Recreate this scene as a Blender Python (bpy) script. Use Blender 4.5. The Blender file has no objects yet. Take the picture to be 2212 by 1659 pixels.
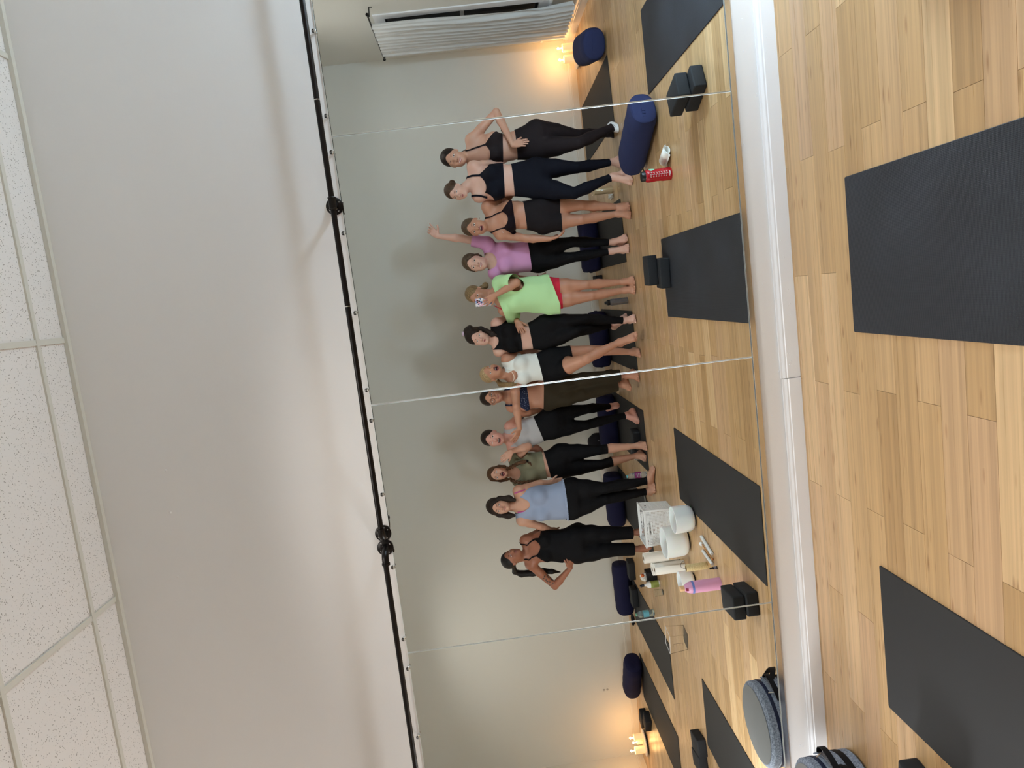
import bpy, bmesh, math, random
import numpy as np
from mathutils import Matrix, Vector

# ---------------------------------------------------------------- camera, world, exposure
scene = bpy.context.scene
COL = scene.collection
F_PX = 1530.0; CU, CV = 829.5, 1106.0          # focal length in pixels, centre of the upright frame
DIST, EYE = 3.32, 1.49                          # camera to mirror, camera above floor

def _basis():
    n = np.array([1009 - CU, 1032 - CV, F_PX]); n /= np.linalg.norm(n)
    d = np.array([0.1224, 1.0, 0.0]); d -= n * d.dot(n); d /= np.linalg.norm(d)
    return np.cross(d, n), n, d
BR, BN, BD = _basis()
cam_data = bpy.data.cameras.new('camera'); cam = bpy.data.objects.new('camera', cam_data); COL.objects.link(cam)
eu = Vector((BR[0], BN[0], -BD[0])); ev = Vector((BR[1], BN[1], -BD[1])); ef = Vector((BR[2], BN[2], -BD[2]))
m = Matrix((ev, eu, -ef)).transposed().to_4x4(); m.translation = Vector((0, -DIST, EYE))
cam.matrix_world = m
cam_data.sensor_width = 36; cam_data.lens = F_PX / 2212 * 36; cam_data.clip_start = 0.005; cam_data.clip_end = 60
scene.camera = cam
world = bpy.data.worlds.new('world'); scene.world = world; world.use_nodes = True
world.node_tree.nodes['Background'].inputs[0].default_value = (0.004, 0.005, 0.009, 1)
world.node_tree.nodes['Background'].inputs[1].default_value = 1.0
vs = scene.view_settings
vs.view_transform = 'Standard'; vs.look = 'None'; vs.gamma = 1; vs.use_curve_mapping = False
vs.exposure = 0.64
LAMP_W = 118.0; LAMP2_W = 92.0                                  # emission of the cool floor lamp globe
TROFFERS = ((-0.83, -1.44, 17.0, 'over the middle of the room'), (-4.53, -2.05, 10.0, 'at the candle end of the room'), (-4.53, -4.5, 12.0, 'at the candle end by the back wall'), (2.0, -3.88, 6.0, 'at the window end'))   # x, y, watts, where

def ray(x, y):
    c = np.array([1659 - y - CU, x - CV, F_PX])
    return np.array([c.dot(BR), c.dot(BN), -c.dot(BD)])
def at(x, y, Y):                                # photo pixel seen in the mirror -> room point at depth Y
    r = ray(x, y); p = r * ((DIST - Y) / r[1]); return np.array([p[0], Y, EYE + p[2]])
def at_z(x, y, z=0.0):                          # photo pixel seen in the mirror -> room point at height z
    r = ray(x, y); p = r * ((z - EYE) / r[2]); return np.array([p[0], -(p[1] - DIST), z])
def dat_z(x, y, z=0.0):                         # photo pixel seen directly -> room point at height z
    r = ray(x, y); p = r * ((z - EYE) / r[2]); return np.array([p[0], p[1] - DIST, z])

# ---------------------------------------------------------------- small helpers
def lin(r, g, b):
    f = lambda c: (c / 255 / 12.92) if c / 255 <= 0.04045 else ((c / 255 + 0.055) / 1.055) ** 2.4
    return (f(r), f(g), f(b), 1.0)
MATS = {}
def mat(name, col=(0.5, 0.5, 0.5, 1), rough=0.5, metal=0.0, **kw):
    if name in MATS: return MATS[name]
    M = bpy.data.materials.new(name); M.use_nodes = True; MATS[name] = M
    b = M.node_tree.nodes['Principled BSDF']
    b.inputs['Base Color'].default_value = col; b.inputs['Roughness'].default_value = rough; b.inputs['Metallic'].default_value = metal
    for k, v in kw.items():
        b.inputs[k.replace('_', ' ')].default_value = v
    return M
def nodes(M): return M.node_tree.nodes, M.node_tree.links, M.node_tree.nodes['Principled BSDF']
def add(N, t, **kw):
    n = N.new(t)
    for k, v in kw.items(): setattr(n, k, v)
    return n
def bumpy(M, scale=60, strength=0.15, dist=0.002, detail=4, kind='ShaderNodeTexNoise', stretch=None, coord='Object'):
    N, L, b = nodes(M)
    tc = add(N, 'ShaderNodeTexCoord'); t = add(N, kind); t.inputs['Scale'].default_value = scale
    if kind == 'ShaderNodeTexNoise': t.inputs['Detail'].default_value = detail
    src = tc.outputs[coord]
    if stretch:
        mp = add(N, 'ShaderNodeMapping'); mp.inputs['Scale'].default_value = stretch; L.new(src, mp.inputs[0]); src = mp.outputs[0]
    L.new(src, t.inputs['Vector'])
    bp = add(N, 'ShaderNodeBump'); bp.inputs['Strength'].default_value = strength; bp.inputs['Distance'].default_value = dist
    L.new(t.outputs[0], bp.inputs['Height']); L.new(bp.outputs[0], b.inputs['Normal'])
    return M
def mottled(M, c1, c2, scale=4, detail=3, stretch=None, lo=0.35, hi=0.65, coord='Object'):
    N, L, b = nodes(M)
    tc = add(N, 'ShaderNodeTexCoord'); t = add(N, 'ShaderNodeTexNoise'); t.inputs['Scale'].default_value = scale; t.inputs['Detail'].default_value = detail
    src = tc.outputs[coord]
    if stretch:
        mp = add(N, 'ShaderNodeMapping'); mp.inputs['Scale'].default_value = stretch; L.new(src, mp.inputs[0]); src = mp.outputs[0]
    L.new(src, t.inputs['Vector'])
    cr = add(N, 'ShaderNodeValToRGB'); cr.color_ramp.elements[0].position = lo; cr.color_ramp.elements[1].position = hi
    cr.color_ramp.elements[0].color = c1; cr.color_ramp.elements[1].color = c2
    L.new(t.outputs[0], cr.inputs[0]); L.new(cr.outputs[0], b.inputs['Base Color'])
    return M

def tag(o, label=None, cat=None, group=None, kind=None):
    if label: o['label'] = label
    if cat: o['category'] = cat
    if group: o['group'] = group
    if kind: o['kind'] = kind
    return o
def empty(name, loc=(0, 0, 0), rz=0.0):
    o = bpy.data.objects.new(name, None); COL.objects.link(o); o.location = loc; o.rotation_euler = (0, 0, rz); o.empty_display_size = 0.05
    return o
def link_mesh(name, me, mats, parent=None, smooth=False):
    o = bpy.data.objects.new(name, me); COL.objects.link(o)
    for M in (mats if isinstance(mats, (list, tuple)) else [mats]): me.materials.append(M)
    if smooth: me.polygons.foreach_set('use_smooth', np.ones(len(me.polygons), bool))
    if parent: o.parent = parent
    return o
def bm_obj(name, bm, M, parent=None, smooth=False, bevel=0.0, segs=2, angle=40):
    me = bpy.data.meshes.new(name)
    if bevel: bmesh.ops.bevel(bm, geom=[e for e in bm.edges if len(e.link_faces) == 2 and e.calc_face_angle(0) > 0.5], offset=bevel, segments=segs, affect='EDGES', profile=0.6)
    bmesh.ops.recalc_face_normals(bm, faces=bm.faces)
    bm.to_mesh(me); bm.free()
    o = link_mesh(name, me, M, parent, smooth)
    if smooth:
        try: me.set_sharp_from_angle(angle=math.radians(angle))
        except Exception: pass
    return o
def box(bm, lo, hi, M=None):
    vs_ = [bm.verts.new((x, y, z)) for x in (lo[0], hi[0]) for y in (lo[1], hi[1]) for z in (lo[2], hi[2])]
    for f in ((0, 1, 3, 2), (4, 6, 7, 5), (0, 4, 5, 1), (2, 3, 7, 6), (0, 2, 6, 4), (1, 5, 7, 3)): bm.faces.new([vs_[i] for i in f])
    if M is not None: bmesh.ops.transform(bm, matrix=M, verts=vs_)
    return vs_
def box_obj(name, lo, hi, M, parent=None, bevel=0.0, smooth=False, **kw):
    bm = bmesh.new(); box(bm, lo, hi); return bm_obj(name, bm, M, parent, smooth, bevel, **kw)
def tube(bm, pts, r, n=10, cap=True):
    pts = [Vector(p) for p in pts]; rs = r if isinstance(r, (list, tuple)) else [r] * len(pts)
    rings = []; prev = None
    for i, p in enumerate(pts):
        t = (pts[min(i + 1, len(pts) - 1)] - pts[max(i - 1, 0)]).normalized()
        if prev is None: a = t.orthogonal().normalized()
        else: a = (prev - t * prev.dot(t)).normalized()
        prev = a; b = t.cross(a)
        rings.append([bm.verts.new(p + (a * math.cos(2 * math.pi * k / n) + b * math.sin(2 * math.pi * k / n)) * rs[i]) for k in range(n)])
    for A, B in zip(rings, rings[1:]):
        for k in range(n): bm.faces.new((A[k], A[(k + 1) % n], B[(k + 1) % n], B[k]))
    if cap:
        bm.faces.new(rings[0][::-1]); bm.faces.new(rings[-1])
def tube_obj(name, pts, r, M, parent=None, n=10, cap=True):
    bm = bmesh.new(); tube(bm, pts, r, n, cap); return bm_obj(name, bm, M, parent, True)
def lathe(bm, prof, n=32, mx=None):
    rings = []; allv = []
    for r, z in prof:
        if r < 1e-6: ring = [bm.verts.new((0, 0, z))]
        else: ring = [bm.verts.new((r * math.cos(2 * math.pi * k / n), r * math.sin(2 * math.pi * k / n), z)) for k in range(n)]
        rings.append(ring); allv += ring
    for A, B in zip(rings, rings[1:]):
        if len(A) == 1 and len(B) == 1: continue
        for k in range(n):
            k2 = (k + 1) % n
            if len(A) == 1: bm.faces.new((A[0], B[k2], B[k]))
            elif len(B) == 1: bm.faces.new((A[k], A[k2], B[0]))
            else: bm.faces.new((A[k], A[k2], B[k2], B[k]))
    if mx is not None: bmesh.ops.transform(bm, matrix=mx, verts=allv)
def lathe_obj(name, prof, M, parent=None, n=32, mx=None, angle=40):
    bm = bmesh.new(); lathe(bm, prof, n, mx); return bm_obj(name, bm, M, parent, True, angle=angle)
def to_loc(o, loc):                              # move the origin of a mesh object built in room coordinates
    loc = Vector(loc); o.data.transform(Matrix.Translation(-loc)); o.location = loc; return o

# ---------------------------------------------------------------- materials of the room
X0, X1, Y0, ZC = -6.55, 2.885, -5.9, 3.372
def bw_y(x): return -5.33 - (2.885 - x) * 0.058   # the back wall runs slightly askew
paint = mat('wall_paint', lin(234, 231, 228), 0.42); bumpy(paint, 90, 0.12, 0.002, 5, coord='Generated')
N, L, b = nodes(paint); N_tex = [n for n in N if n.type == 'TEX_NOISE'][0]; tcn = [n for n in N if n.type == 'TEX_COORD'][0]
gm = add(N, 'ShaderNodeNewGeometry'); L.new(gm.outputs['Position'], N_tex.inputs['Vector'])
back_paint = mat('back_wall_paint', lin(222, 221, 212), 0.6)  # same off-white paint, weaker light away from the mirrors put into its colour
white_trim = mat('white_trim_paint', lin(240, 240, 241), 0.3); bumpy(white_trim, 35, 0.12, 0.002, 4)
tee_beige = mat('ceiling_grid_beige', lin(214, 210, 198), 0.5)

def bamboo():
    M = mat('bamboo', rough=0.3); N, L, b = nodes(M)
    gm = add(N, 'ShaderNodeNewGeometry'); oi = add(N, 'ShaderNodeObjectInfo')
    ad = add(N, 'ShaderNodeMath', operation='ADD'); L.new(gm.outputs['Random Per Island'], ad.inputs[0]); L.new(oi.outputs['Random'], ad.inputs[1])
    fr = add(N, 'ShaderNodeMath', operation='FRACT'); L.new(ad.outputs[0], fr.inputs[0])
    mul = add(N, 'ShaderNodeMath', operation='MULTIPLY'); L.new(fr.outputs[0], mul.inputs[0]); mul.inputs[1].default_value = 37.0
    cb = add(N, 'ShaderNodeCombineXYZ')
    for i in range(3): L.new(mul.outputs[0], cb.inputs[i])
    va = add(N, 'ShaderNodeVectorMath', operation='ADD'); L.new(gm.outputs['Position'], va.inputs[0]); L.new(cb.outputs[0], va.inputs[1])
    # fine straight grain
    mp = add(N, 'ShaderNodeMapping'); mp.inputs['Scale'].default_value = (1.6, 120, 1); L.new(va.outputs[0], mp.inputs[0])
    g = add(N, 'ShaderNodeTexNoise'); g.inputs['Scale'].default_value = 1.0; g.inputs['Detail'].default_value = 3; L.new(mp.outputs[0], g.inputs['Vector'])
    # strips of bamboo, about two centimetres wide
    mp2 = add(N, 'ShaderNodeMapping'); mp2.inputs['Scale'].default_value = (0.35, 38, 1); L.new(va.outputs[0], mp2.inputs[0])
    st = add(N, 'ShaderNodeTexNoise'); st.inputs['Scale'].default_value = 1.0; st.inputs['Detail'].default_value = 1; L.new(mp2.outputs[0], st.inputs['Vector'])
    # growth nodes: short smudges
    mp3 = add(N, 'ShaderNodeMapping'); mp3.inputs['Scale'].default_value = (9, 44, 1); L.new(va.outputs[0], mp3.inputs[0])
    vo = add(N, 'ShaderNodeTexVoronoi'); vo.inputs['Scale'].default_value = 1.0; L.new(mp3.outputs[0], vo.inputs['Vector'])
    sep = add(N, 'ShaderNodeSeparateColor'); L.new(vo.outputs['Color'], sep.inputs[0])
    rare = add(N, 'ShaderNodeMath', operation='GREATER_THAN'); L.new(sep.outputs[0], rare.inputs[0]); rare.inputs[1].default_value = 0.86
    near = add(N, 'ShaderNodeMapRange'); near.inputs['From Min'].default_value = 0.36; near.inputs['From Max'].default_value = 0.05; L.new(vo.outputs['Distance'], near.inputs['Value'])
    nd = add(N, 'ShaderNodeMath', operation='MULTIPLY'); L.new(rare.outputs[0], nd.inputs[0]); L.new(near.outputs[0], nd.inputs[1])
    base = add(N, 'ShaderNodeValToRGB'); e = base.color_ramp.elements
    e[0].position = 0.0; e[0].color = lin(178, 142, 98); e[1].position = 1.0; e[1].color = lin(214, 180, 134)
    e2 = e.new(0.5); e2.color = lin(198, 162, 116); e3 = e.new(0.8); e3.color = lin(194, 158, 120)
    L.new(fr.outputs[0], base.inputs[0])
    mx1 = add(N, 'ShaderNodeMix', data_type='RGBA', blend_type='MULTIPLY'); mx1.inputs[0].default_value = 1.0
    r1 = add(N, 'ShaderNodeMapRange'); r1.inputs['From Min'].default_value = 0.3; r1.inputs['From Max'].default_value = 0.7; r1.inputs['To Min'].default_value = 0.88; r1.inputs['To Max'].default_value = 1.07
    L.new(g.outputs[0], r1.inputs['Value']); L.new(base.outputs[0], mx1.inputs[6]); L.new(r1.outputs[0], mx1.inputs[7])
    mx2 = add(N, 'ShaderNodeMix', data_type='RGBA', blend_type='MULTIPLY'); mx2.inputs[0].default_value = 1.0
    r2 = add(N, 'ShaderNodeMapRange'); r2.inputs['From Min'].default_value = 0.35; r2.inputs['From Max'].default_value = 0.65; r2.inputs['To Min'].default_value = 0.86; r2.inputs['To Max'].default_value = 1.06
    L.new(st.outputs[0], r2.inputs['Value']); L.new(mx1.outputs[2], mx2.inputs[6]); L.new(r2.outputs[0], mx2.inputs[7])
    mx3 = add(N, 'ShaderNodeMix', data_type='RGBA', blend_type='MULTIPLY'); L.new(nd.outputs[0], mx3.inputs[0]); L.new(mx2.outputs[2], mx3.inputs[6]); mx3.inputs[7].default_value = (0.62, 0.52, 0.44, 1)
    L.new(mx3.outputs[2], b.inputs['Base Color'])
    rr = add(N, 'ShaderNodeMapRange'); rr.inputs['To Min'].default_value = 0.24; rr.inputs['To Max'].default_value = 0.34; L.new(g.outputs[0], rr.inputs['Value']); L.new(rr.outputs[0], b.inputs['Roughness'])
    b.inputs['Specular IOR Level'].default_value = 0.4
    return M
wood = bamboo()

def tile_material():
    M = mat('acoustic_tile', rough=0.9); N, L, b = nodes(M)
    gm = add(N, 'ShaderNodeNewGeometry')
    mp = add(N, 'ShaderNodeMapping'); mp.inputs['Scale'].default_value = (1, 1, 1); mp.inputs['Rotation'].default_value = (0, 0, 0.5); L.new(gm.outputs['Position'], mp.inputs[0])
    wn = add(N, 'ShaderNodeTexNoise'); wn.inputs['Scale'].default_value = 55; L.new(mp.outputs[0], wn.inputs['Vector'])
    wm = add(N, 'ShaderNodeVectorMath', operation='MULTIPLY_ADD'); L.new(wn.outputs['Color'], wm.inputs[0]); wm.inputs[1].default_value = (0.012, 0.012, 0.012); L.new(mp.outputs[0], wm.inputs[2])
    vo = add(N, 'ShaderNodeTexVoronoi'); vo.inputs['Scale'].default_value = 118; L.new(wm.outputs[0], vo.inputs['Vector'])
    sep = add(N, 'ShaderNodeSeparateColor'); L.new(vo.outputs['Color'], sep.inputs[0])
    rare = add(N, 'ShaderNodeMath', operation='GREATER_THAN'); L.new(sep.outputs[0], rare.inputs[0]); rare.inputs[1].default_value = 0.50
    near = add(N, 'ShaderNodeMapRange'); near.inputs['From Min'].default_value = 0.33; near.inputs['From Max'].default_value = 0.16; L.new(vo.outputs['Distance'], near.inputs['Value'])
    nd = add(N, 'ShaderNodeMath', operation='MULTIPLY'); L.new(rare.outputs[0], nd.inputs[0]); L.new(near.outputs[0], nd.inputs[1])
    mx = add(N, 'ShaderNodeMix', data_type='RGBA'); L.new(nd.outputs[0], mx.inputs[0]); mx.inputs[6].default_value = lin(232, 227, 222); mx.inputs[7].default_value = lin(140, 134, 124)
    L.new(mx.outputs[2], b.inputs['Base Color'])
    return M
tile_m = tile_material()

# ---------------------------------------------------------------- the room shell
PW, PL = 0.1275, 0.985
sub = box_obj('floor', (X0, Y0, -0.06), (X1, 0.02, -0.016), mat('subfloor', lin(96, 70, 46), 0.8)); tag(sub, 'honey coloured bamboo plank floor of the studio', 'floor', kind='structure')
plank_meshes = {}
def plank_mesh(length):
    key = round(length, 3)
    if key not in plank_meshes:
        bm = bmesh.new(); g = 0.0005; c = 0.0006
        lo = [bm.verts.new((x, y, -0.015)) for x, y in ((g, g), (length - g, g), (length - g, PW - g), (g, PW - g))]
        md = [bm.verts.new((x, y, -c)) for x, y in ((g, g), (length - g, g), (length - g, PW - g), (g, PW - g))]
        hi = [bm.verts.new((x, y, 0)) for x, y in ((g + c, g + c), (length - g - c, g + c), (length - g - c, PW - g - c), (g + c, PW - g - c))]
        for A, B in ((lo, md), (md, hi)):
            for k in range(4): bm.faces.new((A[k], A[(k + 1) % 4], B[(k + 1) % 4], B[k]))
        bm.faces.new(hi)
        me = bpy.data.meshes.new('plank'); bm.to_mesh(me); bm.free(); me.materials.append(wood); plank_meshes[key] = me
    return plank_meshes[key]
rnd = random.Random(4)
allp = []
for k in range(47):
    ytop = -0.03 - k * PW + PW if k else 0.0
    yb = -0.03 - (k + 0) * PW
    yb = -0.03 - k * PW
    off = (0.935 if k % 2 == 1 else 0.441) if k else 0.441
    # row k spans yb .. yb+PW ; joints follow the half-bond pattern of the floor
    x = off - PL * 9 + rnd.uniform(-0.02, 0.02)
    while x < X1:
        a, e = max(x, X0), min(x + PL, X1)
        if e - a > 0.03 and yb > Y0 - PW: allp.append((a, yb, e - a))
        x += PL
def seen(p):
    a, yb, ln = p; yc = yb + PW / 2; s = DIST - yc; lo, hi = -0.79 * s, 0.43 * s
    s2 = DIST + yc; d2 = s2 > 1.9 and a < 0.45 * s2 and a + ln > -0.82 * s2
    vis = (a < hi and a + ln > lo) or d2
    return (0 if vis else 100) + (-yc)
allp.sort(key=seen)
for a, yb, ln in allp[:300]:
    o = bpy.data.objects.new('plank', plank_mesh(ln)); COL.objects.link(o); o.parent = sub; o.location = (a, yb, 0)
bm = bmesh.new()
for a, yb, ln in allp[300:]:
    box(bm, (a + 0.0006, max(yb, Y0) + 0.0006, -0.015), (a + ln - 0.0006, yb + PW - 0.0006, 0))
o = bm_obj('far_planks', bm, wood, sub); o['kind'] = 'stuff'

wf = box_obj('wall_front', (X0, 0.006, 0), (X1, 0.12, ZC + 0.1), paint); tag(wf, 'off-white painted wall that carries the mirrors', 'wall', kind='structure')
bm = bmesh.new()
v = [bm.verts.new((X0 - .1, bw_y(X0), -0.02)), bm.verts.new((X1 + .1, bw_y(X1), -0.02)), bm.verts.new((X1 + .1, bw_y(X1), ZC + .1)), bm.verts.new((X0 - .1, bw_y(X0), ZC + .1))]
w2 = [bm.verts.new(q.co + Vector((0, -0.12, 0))) for q in v]
bm.faces.new(v); bm.faces.new(w2[::-1])
for k in range(4): bm.faces.new((v[k], w2[k], w2[(k + 1) % 4], v[(k + 1) % 4]))
tag(bm_obj('wall_back', bm, back_paint), 'greige painted wall behind the group', 'wall', kind='structure')
tag(box_obj('wall_left', (X0 - 0.12, Y0, 0), (X0, 0.006, ZC + .1), back_paint), 'greige end wall by the left candles', 'wall', kind='structure')
# right wall with a window opening
WY0, WY1, WZ0, WZ1 = -5.16, -4.12, 0.47, 2.09
bm = bmesh.new()
for lo, hi in (((X1, Y0, 0), (X1 + .14, WY0, ZC + .1)), ((X1, WY1, 0), (X1 + .14, 0.006, ZC + .1)), ((X1, WY0, 0), (X1 + .14, WY1, WZ0)), ((X1, WY0, WZ1), (X1 + .14, WY1, ZC + .1))): box(bm, lo, hi)
tag(bm_obj('wall_right', bm, back_paint), 'pale end wall with the curtained window', 'wall', kind='structure')

# ceiling: tiles on a beige grid
ceil = box_obj('ceiling', (X0, Y0, ZC + 0.05), (X1, 0.1, ZC + 0.1), mat('plenum', (0.2, 0.2, 0.2, 1), 0.9)); tag(ceil, 'suspended ceiling of speckled acoustic tiles', 'ceiling', kind='structure')
TX = [1.285 - 1.235 * k for k in range(-2, 8)]; TY = [-0.213 - 0.612 * k for k in range(0, 10)]
xs = sorted([X1] + [t for t in TX if X0 < t < X1] + [X0]); ys = sorted([0.006] + [t for t in TY if t > Y0 + 0.1] + [Y0])
for i in range(len(xs) - 1):
    for j in range(len(ys) - 1):
        bm = bmesh.new(); box(bm, (xs[i] + .004, ys[j] + .004, ZC + 0.003), (xs[i + 1] - .004, ys[j + 1] - .004, ZC + 0.018)); bm_obj('tile', bm, tile_m, ceil)
for t in xs[1:-1]: box_obj('cross_tee', (t - .012, Y0, ZC - .004), (t + .012, 0.006, ZC + .004), tee_beige, ceil)
for t in ys[1:-1]: box_obj('main_tee', (X0, t - .012, ZC - .006), (X1, t + .012, ZC + .003), tee_beige, ceil)
tr = box_obj('trim_1', (X0, -0.018, ZC - 0.017), (X1, 0.006, ZC + 0.002), tee_beige, bevel=0.004); tag(tr, 'beige edge trim where the mirror wall meets the ceiling', 'trim', kind='structure')

# baseboards
def base_profile(o_name, p0, p1, nrm, mat_, h=0.092, t=0.016, gap=0.003, label=''):
    p0, p1, nrm = Vector(p0), Vector(p1), Vector(nrm)
    prof = [(0, 0), (t, 0), (t, h * 0.66), (t * 0.8, h * 0.70), (t * 0.8, h * 0.78), (t * 0.45, h * 0.90), (t * 0.35, h), (0, h)]
    bm = bmesh.new()
    A = [bm.verts.new(p0 + nrm * (a - gap * 0) + Vector((0, 0, z))) for a, z in prof]; B = [bm.verts.new(p1 + nrm * a + Vector((0, 0, z))) for a, z in prof]
    for k in range(len(prof)): bm.faces.new((A[k], A[(k + 1) % len(prof)], B[(k + 1) % len(prof)], B[k]))
    bm.faces.new(A[::-1]); bm.faces.new(B)
    return tag(bm_obj(o_name, bm, mat_), label, 'baseboard', kind='structure')
jx = -0.545
bf = base_profile('baseboard_front', (X1, 0.004, 0), (jx + 0.0012, 0.004, 0), (0, -1, 0), white_trim, label='white moulded baseboard under the mirrors, right length')
bf2 = base_profile('baseboard_front', (jx - 0.0012, 0.002, 0), (X0, 0.002, 0), (0, -1, 0), white_trim, h=0.088, label='white moulded baseboard under the mirrors, left length')
cream_trim = mat('cream_trim_paint', lin(214, 209, 197), 0.45)
bd = Vector((1, -(bw_y(X0) - bw_y(X1)) / (X1 - X0) * -1, 0))
base_profile('baseboard_back', (X1, bw_y(X1), 0), (X0, bw_y(X0), 0), (0, 1, 0), cream_trim, h=0.105, label='cream baseboard along the back wall')
base_profile('baseboard_right', (X1, bw_y(X1), 0), (X1, 0, 0), (-1, 0, 0), white_trim, h=0.12, label='white baseboard under the window')
base_profile('baseboard_left', (X0, bw_y(X0), 0), (X0, 0, 0), (1, 0, 0), cream_trim, h=0.105, label='cream baseboard at the candle end of the room')
# drips and scabs of old paint on the strip below the mirrors
bm = bmesh.new()
for k in range(70):
    x = rnd.uniform(-2.6, 1.4); z = rnd.choice([rnd.uniform(0.1, 0.2), rnd.uniform(0.02, 0.06)]); y = 0.006 if z > 0.095 else -0.012
    for q in range(rnd.choice([1, 1, 2, 3])):
        bmesh.ops.create_icosphere(bm, subdivisions=1, radius=rnd.uniform(0.001, 0.0026), matrix=Matrix.Translation((x + rnd.uniform(-.008, .008), y, z + rnd.uniform(-.008, .008))) @ Matrix.Diagonal((1.4, 0.8, 1, 1)))
o = bm_obj('paint_scab', bm, white_trim, bf, True); o['kind'] = 'stuff'
for x, z in ((-0.185, 3.0), (-0.93, 2.62), (-1.32, 2.98)): pass
for px, py in ((357, 1017), (367, 1108), (383, 1247)):
    r = ray(px, py); p = r * (DIST / r[1])
    tag(lathe_obj('screw_plug', [(0, 0.003), (0.004, 0.0025), (0.006, 0.001), (0.0062, 0)], paint, None, 12, Matrix.Translation((p[0], 0.006, EYE + p[2])) @ Matrix.Rotation(math.pi / 2, 4, 'X')), ['painted-over wall plug, uppermost on the bare wall above the mirrors', 'painted-over round wall plug, middle one above the mirrors', 'tiny painted-over wall plug, the one nearest the ceiling corner'][int(py > 1100) + int(py > 1200)], 'wall plug')

# ---------------------------------------------------------------- mirrors, channel, clips
mirror_m = mat('mirror_silver', (0.78, 0.80, 0.78, 1), 0.0, 1.0)
edge_m = mat('mirror_edge_glass', (0.80, 0.85, 0.83, 1), 0.4, 0.8)
chrome = mat('chrome', (0.8, 0.8, 0.8, 1), 0.15, 1.0)
MZ0, MZ1 = EYE - 0.3816 * DIST, EYE + 0.1685 * DIST
seams = [3.27 - 1.233 + 1.233 - 1.233, 0.805, -0.4225, -1.661, -2.895]; seams[0] = 2.038
mlabels = ['tall frameless wall mirror nearest the curtained window', 'tall frameless wall mirror reflecting the three women at the window end',
           'tall frameless wall mirror reflecting the woman with braids', 'tall frameless wall mirror at the end by the grey round bag']
mlabels = ['frameless wall mirror panel reflecting the curtained window', 'frameless wall mirror panel reflecting the woman in the green shirt',
           'frameless wall mirror panel reflecting the woman with two braids', 'frameless wall mirror panel nearest the grey round bag']
for k in range(4):
    xa, xb = seams[k + 1] + 0.0016, seams[k] - 0.0016
    t = empty('wall_mirror', ((xa + xb) / 2, 0, MZ0)); tag(t, mlabels[k], 'mirror', 'mirror panels on the front wall')
    cx = (xa + xb) / 2
    bm = bmesh.new()
    q = 0.0022
    f = [bm.verts.new(c) for c in ((xa - cx + q, 0, q), (xb - cx - q, 0, q), (xb - cx - q, 0, MZ1 - MZ0 - q), (xa - cx + q, 0, MZ1 - MZ0 - q))]
    bm.faces.new(f)
    bm_obj('silvered_face', bm, mirror_m, t)
    bm = bmesh.new()
    g = [bm.verts.new(c) for c in ((xa - cx + q, 0, q), (xb - cx - q, 0, q), (xb - cx - q, 0, MZ1 - MZ0 - q), (xa - cx + q, 0, MZ1 - MZ0 - q))]
    h = [bm.verts.new(c) for c in ((xa - cx, 0.0016, 0), (xb - cx, 0.0016, 0), (xb - cx, 0.0016, MZ1 - MZ0), (xa - cx, 0.0016, MZ1 - MZ0))]
    w = [bm.verts.new(c.co + Vector((0, 0.0042, 0))) for c in h]
    for A, B in ((g, h), (h, w)):
        for j in range(4): bm.faces.new((A[j], A[(j + 1) % 4], B[(j + 1) % 4], B[j]))
    bm_obj('polished_edge', bm, edge_m, t)
jch = mat('satin_channel', (0.78, 0.77, 0.75, 1), 0.18, 1.0)
bm = bmesh.new()
box(bm, (seams[4], -0.007, MZ0 - 0.026), (seams[0], 0.0055, MZ0 - 0.002)); 
ch = bm_obj('mirror_channel', bm, jch, bevel=0.0015); tag(ch, 'long polished metal channel holding the bottom edge of the mirrors', 'channel')
clip_px = [(677, 70), (702, 253), (716, 331), (742, 505), (769, 676), (792, 842), (806, 907), (828, 1066), (851, 1223), (869, 1378), (881, 1441), (904, 1588)]
clip_where = ['nearest the curtained window on the top edge', 'just window-side of the first mirror seam', 'just past the first mirror seam, by the pipe flange', 'below the single pipe flange, on its candle side', 'over the raised waving hand', 'window-side of the middle mirror seam', 'just past the middle mirror seam', 'window-side of the paired pipe flanges', 'just past the paired pipe flanges', 'window-side of the last mirror seam', 'just past the last mirror seam', 'last one along the top edge, above the grey bag']
for (px, py), wh in zip(clip_px, clip_where):
    r = ray(px, py); p = r * (DIST / r[1]); z = MZ1 + 0.006
    t = empty('mirror_clip', (p[0], 0, z)); tag(t, 'round chrome mirror clip ' + wh, 'mirror clip', 'chrome clips along the mirror top')
    rx = Matrix.Rotation(math.pi / 2, 4, 'X')
    lathe_obj('barrel', [(0.0, -0.005), (0.0065, -0.005), (0.0065, 0.014)], chrome, t, 14, rx)
    lathe_obj('head', [(0.0065, 0.014), (0.0105, 0.014), (0.011, 0.016), (0.0095, 0.019), (0.003, 0.0195), (0.002, 0.0175), (0, 0.0175)], chrome, t, 18, rx)

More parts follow.
